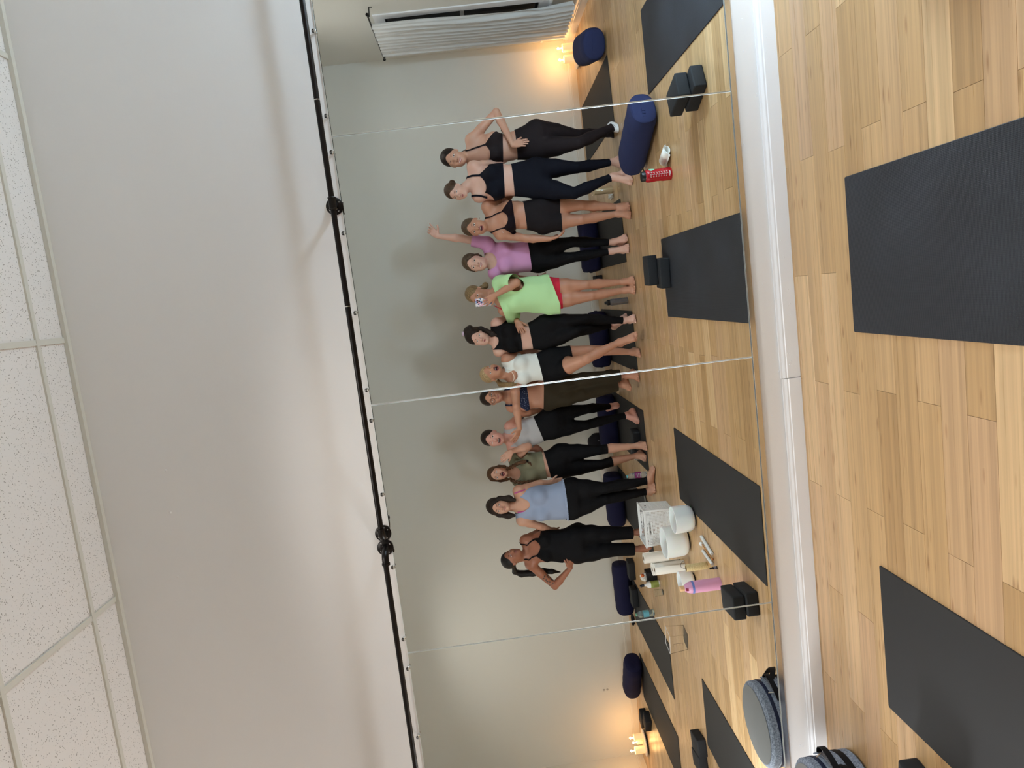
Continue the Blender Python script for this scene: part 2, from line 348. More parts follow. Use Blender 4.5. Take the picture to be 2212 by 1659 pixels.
# ---------------------------------------------------------------- the black pipe rail
iron = mat('black_iron', lin(26, 22, 20), 0.35, 0.6)
RY, RZ = -0.09, 2.072
def rail(x_from, x_to, fl, label):
    t = empty('pipe_rail', (x_from, 0, RZ)); tag(t, label, 'pipe rail')
    return t
r1 = rail(2.7, -1.045, None, 'long black iron pipe rail along the wall, from the window end to the paired flanges')
r1.location = (0, 0, 0)
def pipe(par, pts, r=0.0125): return tube_obj('pipe', pts, r, iron, par, 14)
def flange(par, x):
    rx = Matrix.Translation((x, 0.006, RZ + 0.008)) @ Matrix.Rotation(math.pi / 2, 4, 'X')
    f = lathe_obj('flange', [(0, 0.026), (0.017, 0.026), (0.018, 0.022), (0.0185, 0.010), (0.037, 0.008), (0.0395, 0.006), (0.0395, 0)], iron, par, 28, rx)
    for a in range(4):
        ang = a * math.pi / 2 + 0.6
        lathe_obj('screw_head', [(0, 0.0115), (0.003, 0.0105), (0.0038, 0.008)], chrome, f, 8, rx @ Matrix.Translation((0.028 * math.cos(ang), 0.028 * math.sin(ang), 0)))
    return f
pipe(r1, [(2.75, RY, RZ), (0.945, RY, RZ)]); pipe(r1, [(0.941, RY, RZ), (0.048, RY, RZ)]); pipe(r1, [(0.044, RY, RZ), (-1.02, RY, RZ)])
for x in (0.943, 0.046): tube_obj('joint_ring', [(x - .002, RY, RZ), (x + .002, RY, RZ)], 0.0118, chrome, r1, 14)
def tee_fit(par, x):                              # saddle tee carrying the pipe on its flange
    flange(par, x)
    tube_obj('stem', [(x, 0.0, RZ + 0.006), (x, RY + 0.01, RZ)], 0.0135, iron, par, 14)
    tube_obj('tee_fitting', [(x + .028, RY, RZ), (x + .024, RY, RZ), (x + .022, RY, RZ), (x - .022, RY, RZ), (x - .024, RY, RZ), (x - .028, RY, RZ)], [.0165, .019, .0165, .0165, .019, .0165], iron, par, 16)
def elbow_fit(par, x, s):
    flange(par, x)
    pts = [(x, 0.0, RZ + 0.006), (x, RY + .045, RZ)]
    for a in range(6):
        th = a / 5 * math.pi / 2; pts.append((x + s * 0.035 * (1 - math.cos(th)), RY + .035 - .035 * math.sin(th), RZ))
    pts.append((x + s * 0.048, RY, RZ))
    tube_obj('elbow', pts, 0.0165, iron, par, 16)
    tube_obj('elbow_collar', [(x + s * .044, RY, RZ), (x + s * .054, RY, RZ)], 0.0195, iron, par, 16)
tee_fit(r1, 0.501); elbow_fit(r1, -1.045, 1)
r2 = rail(-1.117, X0, None, 'black iron pipe rail continuing toward the grey bag, past the paired flanges'); r2.location = (0, 0, 0)
elbow_fit(r2, -1.117, -1); pipe(r2, [(-1.16, RY, RZ + .002), (-3.9, RY, RZ + .006)]); tee_fit(r2, -3.4)

# ---------------------------------------------------------------- lamps
def globe_lamp(x, y, zc, col, power, label, r=0.13):
    M = mat('lamp_globe_%d' % len(MATS), (1, 1, 1, 1)); N, L, b = nodes(M); b.inputs['Emission Color'].default_value = col; b.inputs['Emission Strength'].default_value = power
    t = empty('floor_lamp', (x, y, 0)); tag(t, label, 'floor lamp')
    lathe_obj('base', [(0, 0.02), (0.10, 0.02), (0.13, 0.012), (0.135, 0)], iron, t, 32)
    lathe_obj('pole', [(0.010, 0.018), (0.010, zc - r - 0.03)], iron, t, 14)
    lathe_obj('globe_collar', [(0.012, zc - r - 0.05), (0.04, zc - r - 0.03), (0.045, zc - r + 0.01), (0, zc - r + 0.01)], iron, t, 20)
    lathe_obj('lamp_shade', [(r * math.sin(a / 16 * math.pi), zc - r * math.cos(a / 16 * math.pi)) for a in range(17)], M, t, 28)
globe_lamp(2.3, -0.78, 0.62, (0.58, 0.79, 1.0, 1), LAMP_W, 'short floor lamp with a cool white globe in the window-side corner by the mirrors')
globe_lamp(-3.62, -0.62, 0.75, (0.90, 0.95, 1.0, 1), LAMP2_W, 'short floor lamp with a white globe at the candle end by the mirror wall')
tr_white = mat('troffer_white', lin(236, 236, 234), 0.35); louv = mat('louver_metal', (0.75, 0.75, 0.75, 1), 0.25, 1.0)
for x, y, pw, lb in TROFFERS:
    t = empty('ceiling_light', (x, y, ZC)); tag(t, 'recessed ceiling light with a slatted louver ' + lb, 'ceiling light', 'louvered ceiling lights')
    hx, hy = 0.59, 0.29; bm = bmesh.new()
    for lo, hi in (((-hx, -hy, -.006), (hx, -hy + .02, .004)), ((-hx, hy - .02, -.006), (hx, hy, .004)), ((-hx, -hy + .02, -.006), (-hx + .02, hy - .02, .004)), ((hx - .02, -hy + .02, -.006), (hx, hy - .02, .004))): box(bm, lo, hi)
    bm_obj('frame', bm, tr_white, t)
    for k in range(1, 6): box_obj('louver_slat', (-hx + .02 + k * (2 * hx - .04) / 6 - .0015, -hy + .02, -.005), (-hx + .02 + k * (2 * hx - .04) / 6 + .0015, hy - .02, .0), louv, t)
    ld = bpy.data.lights.new('troffer_light', 'AREA'); ld.shape = 'RECTANGLE'; ld.size = 2 * hx - .05; ld.size_y = 2 * hy - .05; ld.energy = pw; ld.color = (1.0, 0.97, 0.93); ld.spread = math.radians(124)
    lo_ = bpy.data.objects.new('troffer_light', ld); COL.objects.link(lo_); lo_.parent = t; lo_.location = (0, 0, -0.008)

# ---------------------------------------------------------------- body modelling: smooth blends of rounded volumes, meshed on a grid
def V3(*a): return np.array(a, float)
def nrm(v): v = np.asarray(v, float); return v / (np.linalg.norm(v) + 1e-12)
class Prim:
    __slots__ = ('fn', 'lo', 'hi', 'k', 'op', 'g')
    def __init__(s, fn, lo, hi, k, op='u', g=''): s.fn, s.lo, s.hi, s.k, s.op, s.g = fn, np.asarray(lo, float), np.asarray(hi, float), k, op, g
def cone(a, b, ra, rb, k=0.02, g='', op='u'):
    a, b = np.asarray(a, float), np.asarray(b, float); ba = b - a; q = ba.dot(ba) + 1e-9
    def fn(X, Y, Z):
        x, y, z = X - a[0], Y - a[1], Z - a[2]
        t = np.clip((x * ba[0] + y * ba[1] + z * ba[2]) / q, 0, 1)
        return np.sqrt((x - t * ba[0]) ** 2 + (y - t * ba[1]) ** 2 + (z - t * ba[2]) ** 2) - (ra + (rb - ra) * t)
    R = max(ra, rb); return Prim(fn, np.minimum(a, b) - R, np.maximum(a, b) + R, k, op, g)
def ell(c, rad, ax=None, k=0.02, g='', op='u'):
    c = np.asarray(c, float); rad = np.asarray(rad, float); A = np.eye(3) if ax is None else np.asarray(ax, float)
    def fn(X, Y, Z):
        x, y, z = X - c[0], Y - c[1], Z - c[2]
        u = [(x * A[i, 0] + y * A[i, 1] + z * A[i, 2]) / rad[i] for i in range(3)]
        k0 = np.sqrt(u[0] ** 2 + u[1] ** 2 + u[2] ** 2); k1 = np.sqrt((u[0] / rad[0]) ** 2 + (u[1] / rad[1]) ** 2 + (u[2] / rad[2]) ** 2)
        return k0 * (k0 - 1) / (k1 + 1e-9)
    ext = np.sqrt(((A * rad[:, None]) ** 2).sum(0)); return Prim(fn, c - ext, c + ext, k, op, g)
def resample(tab, n=70):
    tab = np.array(sorted(tab, key=lambda q: q[0]), float); z = tab[:, 0]; zz = np.linspace(z[0], z[-1], n); out = [zz]
    m_ = np.zeros_like(tab)
    for i in range(len(z)):
        a, b2 = max(i - 1, 0), min(i + 1, len(z) - 1); m_[i] = (tab[b2] - tab[a]) / (z[b2] - z[a])
    for c in range(1, tab.shape[1]):
        i = np.clip(np.searchsorted(z, zz) - 1, 0, len(z) - 2); h = z[i + 1] - z[i]; t = (zz - z[i]) / h
        out.append((2 * t**3 - 3 * t**2 + 1) * tab[i, c] + (t**3 - 2 * t**2 + t) * h * m_[i, c] + (-2 * t**3 + 3 * t**2) * tab[i + 1, c] + (t**3 - t**2) * h * m_[i + 1, c])
    return out
def torso(stations, psi=0.0, k=0.03, g='torso', grow=(0, 0), p=2.3):  # stations: z, cx, cy, half width, half depth
    T = resample(stations); lat = (math.cos(psi), math.sin(psi))
    W_, D_ = np.maximum(T[3] + grow[0], 0.004), np.maximum(T[4] + grow[1], 0.004)
    z0, z1 = T[0][0], T[0][-1]
    def fn(X, Y, Z):
        zc = np.clip(Z, z0, z1); cx = np.interp(zc, T[0], T[1]); cy = np.interp(zc, T[0], T[2]); w = np.interp(zc, T[0], W_); d = np.interp(zc, T[0], D_)
        dx, dy = X - cx, Y - cy
        a = np.abs(dx * lat[0] + dy * lat[1]) / w; b2 = np.abs(-dx * lat[1] + dy * lat[0]) / d
        r = (a ** p + b2 ** p) ** (1 / p)
        dd = (r - 1) * np.minimum(w, d); ez = np.maximum(np.abs(Z - (z0 + z1) / 2) - (z1 - z0) / 2, 0)
        return np.where(ez > 0, np.sqrt(np.maximum(dd, 0) ** 2 + ez ** 2) + np.minimum(dd, 0) * 0 + 0.0, dd)
    R = max(W_.max(), D_.max()) * 1.05
    return Prim(fn, (T[1].min() - R, T[2].min() - R, z0 - 0.01), (T[1].max() + R, T[2].max() + R, z1 + 0.01), k, 'u', g)
def smin(a, b, k):
    h = np.maximum(k - np.abs(a - b), 0) / k; return np.minimum(a, b) - h * h * k * 0.25
def field(prims, lo, hi, h):
    n = np.ceil((hi - lo) / h).astype(int) + 1; F = np.full(n, 1.0, np.float32)
    ax = [(lo[i] + h * np.arange(n[i])).astype(np.float32) for i in range(3)]
    for p in prims:
        mg = p.k + 0.014 + 2 * h
        i0 = np.clip(np.floor((p.lo - mg - lo) / h).astype(int), 0, n); i1 = np.clip(np.ceil((p.hi + mg - lo) / h).astype(int) + 1, 0, n)
        if (i1 <= i0).any(): continue
        s = tuple(slice(i0[i], i1[i]) for i in range(3))
        d = p.fn(ax[0][s[0]][:, None, None], ax[1][s[1]][None, :, None], ax[2][s[2]][None, None, :]); old = F[s]
        F[s] = smin(old, d, p.k) if p.op == 'u' else -smin(-old, d, p.k)
    return F
def at_points(prims, P):
    X, Y, Z = P[:, 0], P[:, 1], P[:, 2]; F = np.full(len(P), 1.0)
    for p in prims:
        d = p.fn(X, Y, Z); F = smin(F, d, p.k) if p.op == 'u' else -smin(-F, d, p.k)
    return F
_C = np.array([(i, j, k) for i in (0, 1) for j in (0, 1) for k in (0, 1)])
_E = [(a, b) for a in range(8) for b in range(a + 1, 8) if np.abs(_C[a] - _C[b]).sum() == 1]
def nets(F, lo, h):
    s = F < 0; c = np.zeros(np.array(F.shape) - 1, np.int8)
    for o in _C: c += s[o[0]:F.shape[0] - 1 + o[0], o[1]:F.shape[1] - 1 + o[1], o[2]:F.shape[2] - 1 + o[2]]
    act = (c > 0) & (c < 8); ci = np.argwhere(act); idx = np.full(c.shape, -1, np.int64); idx[act] = np.arange(len(ci))
    acc = np.zeros((len(ci), 3)); cnt = np.zeros(len(ci)); val = [F[ci[:, 0] + o[0], ci[:, 1] + o[1], ci[:, 2] + o[2]] for o in _C]
    for a, b in _E:
        fa, fb = val[a], val[b]; m_ = (fa < 0) != (fb < 0); t = (fa[m_] / (fa[m_] - fb[m_]))[:, None]
        acc[m_] += _C[a] + (_C[b] - _C[a]) * t; cnt[m_] += 1
    v = lo + h * (ci + acc / cnt[:, None]); q = []
    for axx in range(3):
        u, w = (axx + 1) % 3, (axx + 2) % 3
        sl0 = [slice(1, -1)] * 3; sl1 = [slice(1, -1)] * 3; sl0[axx] = slice(0, -1); sl1[axx] = slice(1, None)
        a0, a1 = s[tuple(sl0)], s[tuple(sl1)]
        for flip in (0, 1):
            e = np.argwhere((a0 & ~a1) if not flip else (~a0 & a1))
            if not len(e): continue
            e[:, u] += 1; e[:, w] += 1
            ids = []
            for du, dw in ((-1, -1), (0, -1), (0, 0), (-1, 0)):
                cc = e.copy(); cc[:, u] += du; cc[:, w] += dw; ids.append(idx[cc[:, 0], cc[:, 1], cc[:, 2]])
            Q = np.stack(ids, 1); q.append(Q[:, ::-1] if flip else Q)
    q = np.concatenate(q) if q else np.zeros((0, 4), int)
    return v, q[(q >= 0).all(1)]
def relax(v, q, n=1, f=0.5):
    for _ in range(n):
        s = np.zeros_like(v); c = np.zeros(len(v))
        for a, b in ((0, 1), (1, 2), (2, 3), (3, 0)):
            np.add.at(s, q[:, a], v[q[:, b]]); np.add.at(c, q[:, a], 1); np.add.at(s, q[:, b], v[q[:, a]]); np.add.at(c, q[:, b], 1)
        ok = c > 0; v = v.copy(); v[ok] += f * (s[ok] / c[ok, None] - v[ok])
    return v
def clip(v, q, g):                                # keep the part of the surface where g > 0, with a clean edge
    t = np.concatenate([q[:, [0, 1, 2]], q[:, [0, 2, 3]]]) if q.shape[1] == 4 else q
    s = g[t] > 0; n = s.sum(1); keep = t[n == 3]; out = [keep]; mix = t[(n == 1) | (n == 2)]; ms = g[mix] > 0
    newv = []; base = len(v); cache = {}
    if len(mix):
        one = ms.sum(1) == 1
        lone = np.where(one[:, None], ms, ~ms).argmax(1); r = np.arange(len(mix))
        A, B, C = mix[r, lone], mix[r, (lone + 1) % 3], mix[r, (lone + 2) % 3]
        def cross(i, j):
            lo_, hi_ = np.minimum(i, j), np.maximum(i, j); tt = (g[lo_] / (g[lo_] - g[hi_]))[:, None]; return v[lo_] + (v[hi_] - v[lo_]) * tt, lo_ * (base + 1) + hi_
        P1, K1 = cross(A, B); P2, K2 = cross(A, C); K = np.concatenate([K1, K2]); P = np.concatenate([P1, P2])
        uk, ui, inv = np.unique(K, return_index=True, return_inverse=True); nv = P[ui]; i1 = base + inv[:len(A)]; i2 = base + inv[len(A):]
        out.append(np.stack([A, i1, i2], 1)[one]); out.append(np.stack([i1, B, C], 1)[~one]); out.append(np.stack([i1, C, i2], 1)[~one])
        v = np.concatenate([v, nv])
    t = np.concatenate(out); used = np.unique(t); mp = np.full(len(v), -1); mp[used] = np.arange(len(used)); return v[used], mp[t]
def np_mesh(name, v, f, smooth=True, mi=None):
    me = bpy.data.meshes.new(name); me.vertices.add(len(v)); me.vertices.foreach_set('co', np.ascontiguousarray(v, np.float32).ravel())
    n = f.shape[1]; me.loops.add(f.size); me.loops.foreach_set('vertex_index', np.ascontiguousarray(f, np.int32).ravel())
    me.polygons.add(len(f)); me.polygons.foreach_set('loop_start', np.arange(0, f.size, n, dtype=np.int32)); me.polygons.foreach_set('loop_total', np.full(len(f), n, np.int32))
    me.polygons.foreach_set('use_smooth', np.full(len(f), smooth))
    if mi is not None: me.polygons.foreach_set('material_index', np.ascontiguousarray(mi, np.int32))
    me.update(calc_edges=True); me.validate(); return me
def mesh_prims(prims, h, iso=0.0, smooth=1):
    lo = np.min([p.lo for p in prims if p.op == 'u'], 0) - 0.03; hi = np.max([p.hi for p in prims if p.op == 'u'], 0) + 0.03
    F = field(prims, lo, hi, h); v, q = nets(F - iso, lo, h); return (relax(v, q, smooth) if smooth else v), q

# ---------------------------------------------------------------- hands and feet
def hand(pr, wrist, d, n, side, g, s=1.0, curl=0.25, spread=0.12, curls=None, thumb=0.75):
    d = nrm(d); n = nrm(np.asarray(n, float) - d * d.dot(n)); l = np.cross(d, n) * side
    for i in range(4):
        kn = wrist + (d * (0.080 - 0.004 * abs(i - 1)) + l * (0.027 - 0.0185 * i)) * s
        pr.append(cone(wrist + l * (0.012 - 0.008 * i) * s, kn, 0.0135 * s, 0.0115 * s, 0.012, g))
        ang = (0.5 - i / 3) * 2 * spread; dd = nrm(d * math.cos(ang) + l * math.sin(ang)); ln = (0.066, 0.076, 0.070, 0.055)[i] * s
        c = (curls[i] if curls else curl); p0 = kn
        for j, (fr, bend) in enumerate(((0.44, 0.45), (0.31, 1.05), (0.25, 1.5))):
            th = c * bend * 1.4; e = nrm(dd * math.cos(th) + n * math.sin(th)); p1 = p0 + e * ln * fr
            pr.append(cone(p0, p1, (0.0092 - 0.0008 * j) * s, (0.0085 - 0.0008 * j) * s, 0.004, g)); p0 = p1
    t0 = wrist + (d * 0.022 + l * 0.020) * s; td = nrm(d * 0.72 + l * thumb + n * 0.25); t1 = t0 + td * 0.045 * s; td2 = nrm(td + d * 0.35); t2 = t1 + td2 * 0.032 * s
    pr.append(cone(t0, t1, 0.0135 * s, 0.0105 * s, 0.01, g)); pr.append(cone(t1, t2, 0.0105 * s, 0.0085 * s, 0.004, g))
    pr.append(ell(wrist + d * 0.045 * s - l * 0.002 * s, (0.036 * s, 0.036 * s, 0.0135 * s), (d, l, n), 0.012, g))
def foot(pr, A, T, g, s=1.0, up=None, sock=False):
    up = V3(0, 0, 1) if up is None else nrm(up)
    sole = A - up * (A[2] - 0.0 if up[2] > 0.95 and A[2] < 0.16 else 0.08)
    f = T - sole; f -= up * f.dot(up); L_ = np.linalg.norm(f); f = f / (L_ + 1e-9); L_ = max(L_, 0.115); l = np.cross(f, up)
    heel = sole - f * 0.042 + up * 0.033; tip = sole + f * L_
    pr.append(cone(A, heel, 0.029 * s, 0.030 * s, 0.025, g))
    for o in (-0.020, 0.021):
        ball = tip - f * 0.052 + l * o * s + up * 0.022
        pr.append(cone(heel + l * o * 0.3, ball, 0.029 * s, 0.0205 * s, 0.025, g)); pr.append(cone(A + f * 0.012, ball + up * 0.002, 0.027 * s, 0.018 * s, 0.02, g))
    return f, l, tip, up
def toes(pr, fr, g, inner, s=1.0):
    f, l, tip, up = fr
    for i in range(5):
        o = inner * (0.030 - 0.0155 * i) * s; r = (0.0125, 0.0092, 0.0088, 0.0083, 0.0078)[i] * s; ln = (0.0, 0.002, -0.006, -0.014, -0.024)[i]
        b0 = tip - f * 0.050 + l * o * 0.95 + up * 0.019; b1 = tip + f * (ln - 0.012) + l * o * 1.12 + up * (r + 0.001)
        pr.append(cone(b0, (b0 + b1) / 2 + up * 0.004, r * 1.1, r * 0.95, 0.008, g)); pr.append(cone((b0 + b1) / 2 + up * 0.004, b1, r * 0.95, r, 0.003, g))

# ---------------------------------------------------------------- heads
class Head:
    def __init__(s, crown, chin, Y, yaw=0, pitch=0, roll=0, hair=0.012):
        a, b = at(crown[0], crown[1], Y), at(chin[0], chin[1], Y); up = nrm(a - b); S = (np.linalg.norm(a - b) - hair) / 0.225
        right = nrm(np.cross(V3(0, 1, 0), up)); fwd = np.cross(up, right)
        def rot(v, ax, an): an = math.radians(an); return v * math.cos(an) + np.cross(ax, v) * math.sin(an) + ax * ax.dot(v) * (1 - math.cos(an))
        ro = roll
        up, right = rot(up, fwd, ro), rot(right, fwd, ro)
        fwd, right = rot(fwd, up, -yaw), rot(right, up, -yaw)
        fwd, up = rot(fwd, right, pitch), rot(up, right, pitch)
        s.r, s.f, s.u, s.S = right, fwd, up, S; mid = (a + b) / 2
        s.o = mid - up * 0.112 * S - fwd * 0.034 * S
        s.A = np.array([right, fwd, up])
    def p(s, r, f, u): return s.o + (s.r * r + s.f * f + s.u * u) * s.S
    def e(s, c, rad, k=0.02, op='u', g='head', ax=None): return ell(s.p(*c), np.array(rad) * s.S, s.A if ax is None else ax, k * s.S, g, op)
    def c(s, a, b, ra, rb, k=0.01, op='u', g='head'): return cone(s.p(*a), s.p(*b), ra * s.S, rb * s.S, k * s.S, g, op)
def head_prims(H, ex):
    m = ex.get('mouth', 'smile'); jaw = ex.get('jaw', 1.0)
    P = [H.e((0, -0.012, 0.142), (0.074, 0.094, 0.083), 0.02), H.e((0, 0.024, 0.090), (0.0625 * jaw, 0.066, 0.080), 0.03), H.e((0, 0.030, 0.046), (0.054 * jaw, 0.052, 0.043), 0.03),
         H.e((0, 0.070, 0.020), (0.020, 0.018, 0.018), 0.03), H.c((-0.034, 0.075, 0.126), (0.034, 0.075, 0.126), 0.0095, 0.0095, 0.02)]
    for sd in (-1, 1):
        ck = 0.004 if m in ('smile', 'grin', 'open') else 0
        P += [H.e((sd * 0.036, 0.062, 0.080 + ck), (0.021, 0.020, 0.019), 0.03), H.e((sd * 0.033, 0.101, 0.1085), (0.0175, 0.0165, 0.0115), 0.012, 's'), H.e((sd * 0.031, 0.0735, 0.1085), (0.0135, 0.0125, 0.0125), 0.004)]
        P += [H.e((sd * 0.0725, -0.010, 0.100), (0.0075, 0.015, 0.0225), 0.008)]
        P += [H.e((sd * 0.0115, 0.097, 0.0745), (0.0085, 0.0095, 0.0075), 0.006)]
    P += [H.c((0, 0.084, 0.116), (0, 0.109, 0.081), 0.0075, 0.0105, 0.012), H.e((0, 0.108, 0.078), (0.0095, 0.0095, 0.0085), 0.008)]
    if m in ('open', 'shout'):
        hh = 0.021 if m == 'shout' else 0.013
        P += [H.e((0, 0.084, 0.046), (0.031, 0.014, hh + 0.010), 0.010), H.e((0, 0.099, 0.0455), (0.0215, 0.024, hh), 0.005, 's')]
    else: P += [H.e((0, 0.087, 0.053), (0.022, 0.0085, 0.0065), 0.006), H.e((0, 0.085, 0.044), (0.019, 0.0085, 0.0065), 0.006)]
    return P
def ring_uv(ring, centre, rings):
    ring = np.array(ring); n = len(ring); uv = np.concatenate([np.array([centre])] + [centre + (ring - centre) * (i / rings) for i in range(1, rings + 1)])
    f = [(0, 1 + k, 1 + (k + 1) % n) for k in range(n)]
    for i in range(1, rings):
        a, b = 1 + (i - 1) * n, 1 + i * n
        for k in range(n): k2 = (k + 1) % n; f += [(a + k, b + k, b + k2), (a + k, b + k2, a + k2)]
    return uv, np.array(f)
def press(H, prims, uv, lift):                    # lay points of the frontal face plane onto the skin
    P = H.o + (uv[:, :1] * H.r + 0.135 * H.f + uv[:, 1:] * H.u) * H.S; d = -H.f; t = np.zeros(len(P))
    for _ in range(26): t += np.clip(at_points(prims, P + d * t[:, None]) * 0.85, -0.01, 0.02)
    t = np.clip(t, 0, 0.075 * H.S); t = np.where(lift > 0.0095, (0.135 - 0.0865 + lift) * H.S, t)
    return P + d * (t - lift * H.S)[:, None]
def strip_ring(top, bot): return list(top) + list(bot)[::-1]
def face_parts(H, prims, ex):                      # list of (verts, tris, material index)
    out = []; m = ex.get('mouth', 'smile'); eyes = ex.get('eyes', 'open'); T = np.linspace(0, 2 * math.pi, 19)[:-1]
    def put(ring, c, mi, lift=0.0006, rings=3): uv, f = ring_uv(ring, np.array(c), rings); out.append((uv, f, mi, lift))
    gz = ex.get('gaze', 0.0)
    for sd in (-1, 1):
        cx, cu = sd * 0.0315, 0.1085; shut = eyes == 'closed' or (eyes == 'wink' and sd == ex.get('winkside', -1)); ho = 0.0054 if eyes != 'wide' else 0.0072; hl = 0.0040 if m in ('grin', 'open', 'smile') else 0.0048
        if not shut:
            up_ = lambda t: cu + ho * math.sin(t) ** 0.8 if math.sin(t) > 0 else cu - hl * abs(math.sin(t)) ** 0.9
            put([(cx + 0.0135 * math.cos(t), up_(t)) for t in T], (cx, cu), 3)
            put([(cx + gz + 0.0050 * math.cos(t), cu + 0.0007 + 0.0046 * math.sin(t)) for t in T], (cx + gz, cu), 4, 0.0012, 2)
        xs_ = np.linspace(-1, 1, 9); lid = [(cx + 0.0146 * x, cu + (ho * (1 - x * x) ** 0.6 if not shut else -0.001 - 0.003 * (1 - x * x))) for x in xs_]
        put(strip_ring([(a, b + 0.0017) for a, b in lid], [(a, b - 0.0003) for a, b in lid]), (cx, lid[4][1] + 0.0008), 5, 0.0016, 1)
        br = [(sd * (0.014 + 0.034 * i / 8), 0.1265 + 0.0065 * math.sin(math.pi * min(i / 8 * 0.8 + 0.12, 1)) - ex.get('frown', 0) * (1 - i / 8)) for i in range(9)]
        put(strip_ring([(a, b + 0.0026 - 0.0016 * i / 8) for i, (a, b) in enumerate(br)], [(a, b - 0.0026 + 0.0018 * i / 8) for i, (a, b) in enumerate(br)]), br[4], 5, 0.0010, 1)
        put([(sd * 0.0075 + 0.003 * math.cos(t), 0.0708 + 0.0016 * math.sin(t)) for t in T[::2]], (sd * 0.0075, 0.0708), 7, 0.0008, 1)
    X = np.linspace(-1, 1, 13)
    if m in ('open', 'shout'):
        hh = 0.021 if m == 'shout' else 0.0135; c = (0, 0.0455)
        put([(0.0205 * math.cos(t), 0.0455 + (hh - 0.001) * math.sin(t)) for t in T], c, 7, 0.0008, 4)
        put(strip_ring([(0.0165 * x, 0.0455 + hh * 0.90 * math.sqrt(max(1 - (0.78 * x) ** 2, 0))) for x in X], [(0.0150 * x, 0.0455 + hh * 0.90 * math.sqrt(max(1 - (0.78 * x) ** 2, 0)) - 0.0062) for x in X]), (0, 0.0455 + hh * 0.90 - 0.003), 6, 0.010, 1)
        put([(0.013 * math.cos(t), 0.0455 - hh * 0.5 + hh * 0.32 * math.sin(t)) for t in T], (0, 0.0455 - hh * 0.5), 8, 0.006, 2)
        o = [(0.0265 * math.cos(t), 0.0455 + (hh + 0.0055) * math.sin(t)) for t in T]; i_ = [(0.0212 * math.cos(t), 0.0455 + hh * math.sin(t)) for t in T]
        for k in range(len(T)):
            k2 = (k + 1) % len(T); put([o[k], o[k2], i_[k2], i_[k]], np.mean([o[k], o[k2], i_[k2], i_[k]], 0), 2, 0.0012, 1)
    else:
        w, lift_ = {'smile': (0.0250, 0.0050), 'grin': (0.0275, 0.0075), 'neutral': (0.0215, 0.0), 'pout': (0.0165, -0.0015), 'frown': (0.0220, -0.0025)}[m]
        line = lambda x: 0.0480 + lift_ * x * x; gap = {'grin': 0.0085, 'smile': ex.get('gap', 0.0035)}.get(m, 0.0); tk = 1.5 if m == 'pout' else 1.0
        ut = [(w * x, line(x) + gap * 0.45 * (1 - x * x) + tk * (0.0056 - 0.0018 * math.exp(-(x / 0.18) ** 2)) * (1 - x * x) ** 0.7) for x in X]; ub = [(w * x, line(x) + gap * 0.45 * (1 - x * x)) for x in X]
        lt = [(w * x, line(x) - gap * 0.55 * (1 - x * x)) for x in X]; lb = [(w * x, line(x) - gap * 0.55 * (1 - x * x) - tk * 0.0068 * (1 - x * x) ** 0.6) for x in X]
        for A_, B_ in ((ut, ub), (lt, lb)):
            for k in range(len(X) - 1): put([A_[k], A_[k + 1], B_[k + 1], B_[k]], np.mean([A_[k], A_[k + 1], B_[k + 1], B_[k]], 0), 2, 0.0010, 1)
        if gap > 0.002: put(strip_ring(ub[1:-1], lt[1:-1]), (0, 0.0478), 6, 0.0009, 2)
        else: put(strip_ring([(a, b + 0.0007) for a, b in ub], [(a, b - 0.0007) for a, b in lt]), (0, 0.0480), 7, 0.0016, 1)
    UV = np.concatenate([q[0] for q in out]); LF = np.concatenate([np.full(len(q[0]), q[3]) for q in out]); Vt = press(H, prims, UV, LF); i = 0; res = []
    for uv, f, mi, _ in out: res.append((Vt[i:i + len(uv)], f, mi)); i += len(uv)
    return res
def hair_cap(H, line=0.176, back=0.04, slope=1.25, grow=0.0, temple=0.52):
    cut_n = nrm(V3(0, -slope, 1)); c0 = V3(0, 0.078, line)
    base = [H.e((0, -0.014, 0.148), (0.0795 + grow, 0.1015 + grow, 0.0845 + grow), 0.01, g='hair')]
    def fn(X, Y, Z):
        x, y, z = X - H.o[0], Y - H.o[1], Z - H.o[2]
        r, f, u = [(x * H.A[i, 0] + y * H.A[i, 1] + z * H.A[i, 2]) / H.S for i in range(3)]
        d1 = cut_n[1] * (f - c0[1]) + cut_n[2] * (u - c0[2]) + temple * 18 * r * r - 0.002
        d2 = u - back
        return np.minimum(d1, d2) * H.S
    lo = base[0].lo - 0.02; hi = base[0].hi + 0.02
    base.append(Prim(fn, lo, hi, 0.008, 's2', 'hair')); return base

# ---------------------------------------------------------------- people
SKIN = {}
def skin_mat(name, c, blush=0.10):
    M = mat('skin_' + name, c, 0.46); N, L, b = nodes(M)
    b.inputs['Subsurface Weight'].default_value = 0.12; b.inputs['Subsurface Radius'].default_value = (0.012, 0.005, 0.003)
    tc = add(N, 'ShaderNodeTexCoord'); t = add(N, 'ShaderNodeTexNoise'); t.inputs['Scale'].default_value = 9; t.inputs['Detail'].default_value = 4; L.new(tc.outputs['Object'], t.inputs['Vector'])
    mx = add(N, 'ShaderNodeMix', data_type='RGBA'); mr = add(N, 'ShaderNodeMapRange'); mr.inputs['From Min'].default_value = 0.35; mr.inputs['From Max'].default_value = 0.75; mr.inputs['To Max'].default_value = blush * 3
    L.new(t.outputs[0], mr.inputs['Value']); L.new(mr.outputs[0], mx.inputs[0]); mx.inputs[6].default_value = c; mx.inputs[7].default_value = (c[0] * 0.92, c[1] * 0.68, c[2] * 0.62, 1)
    L.new(mx.outputs[2], b.inputs['Base Color']); return M
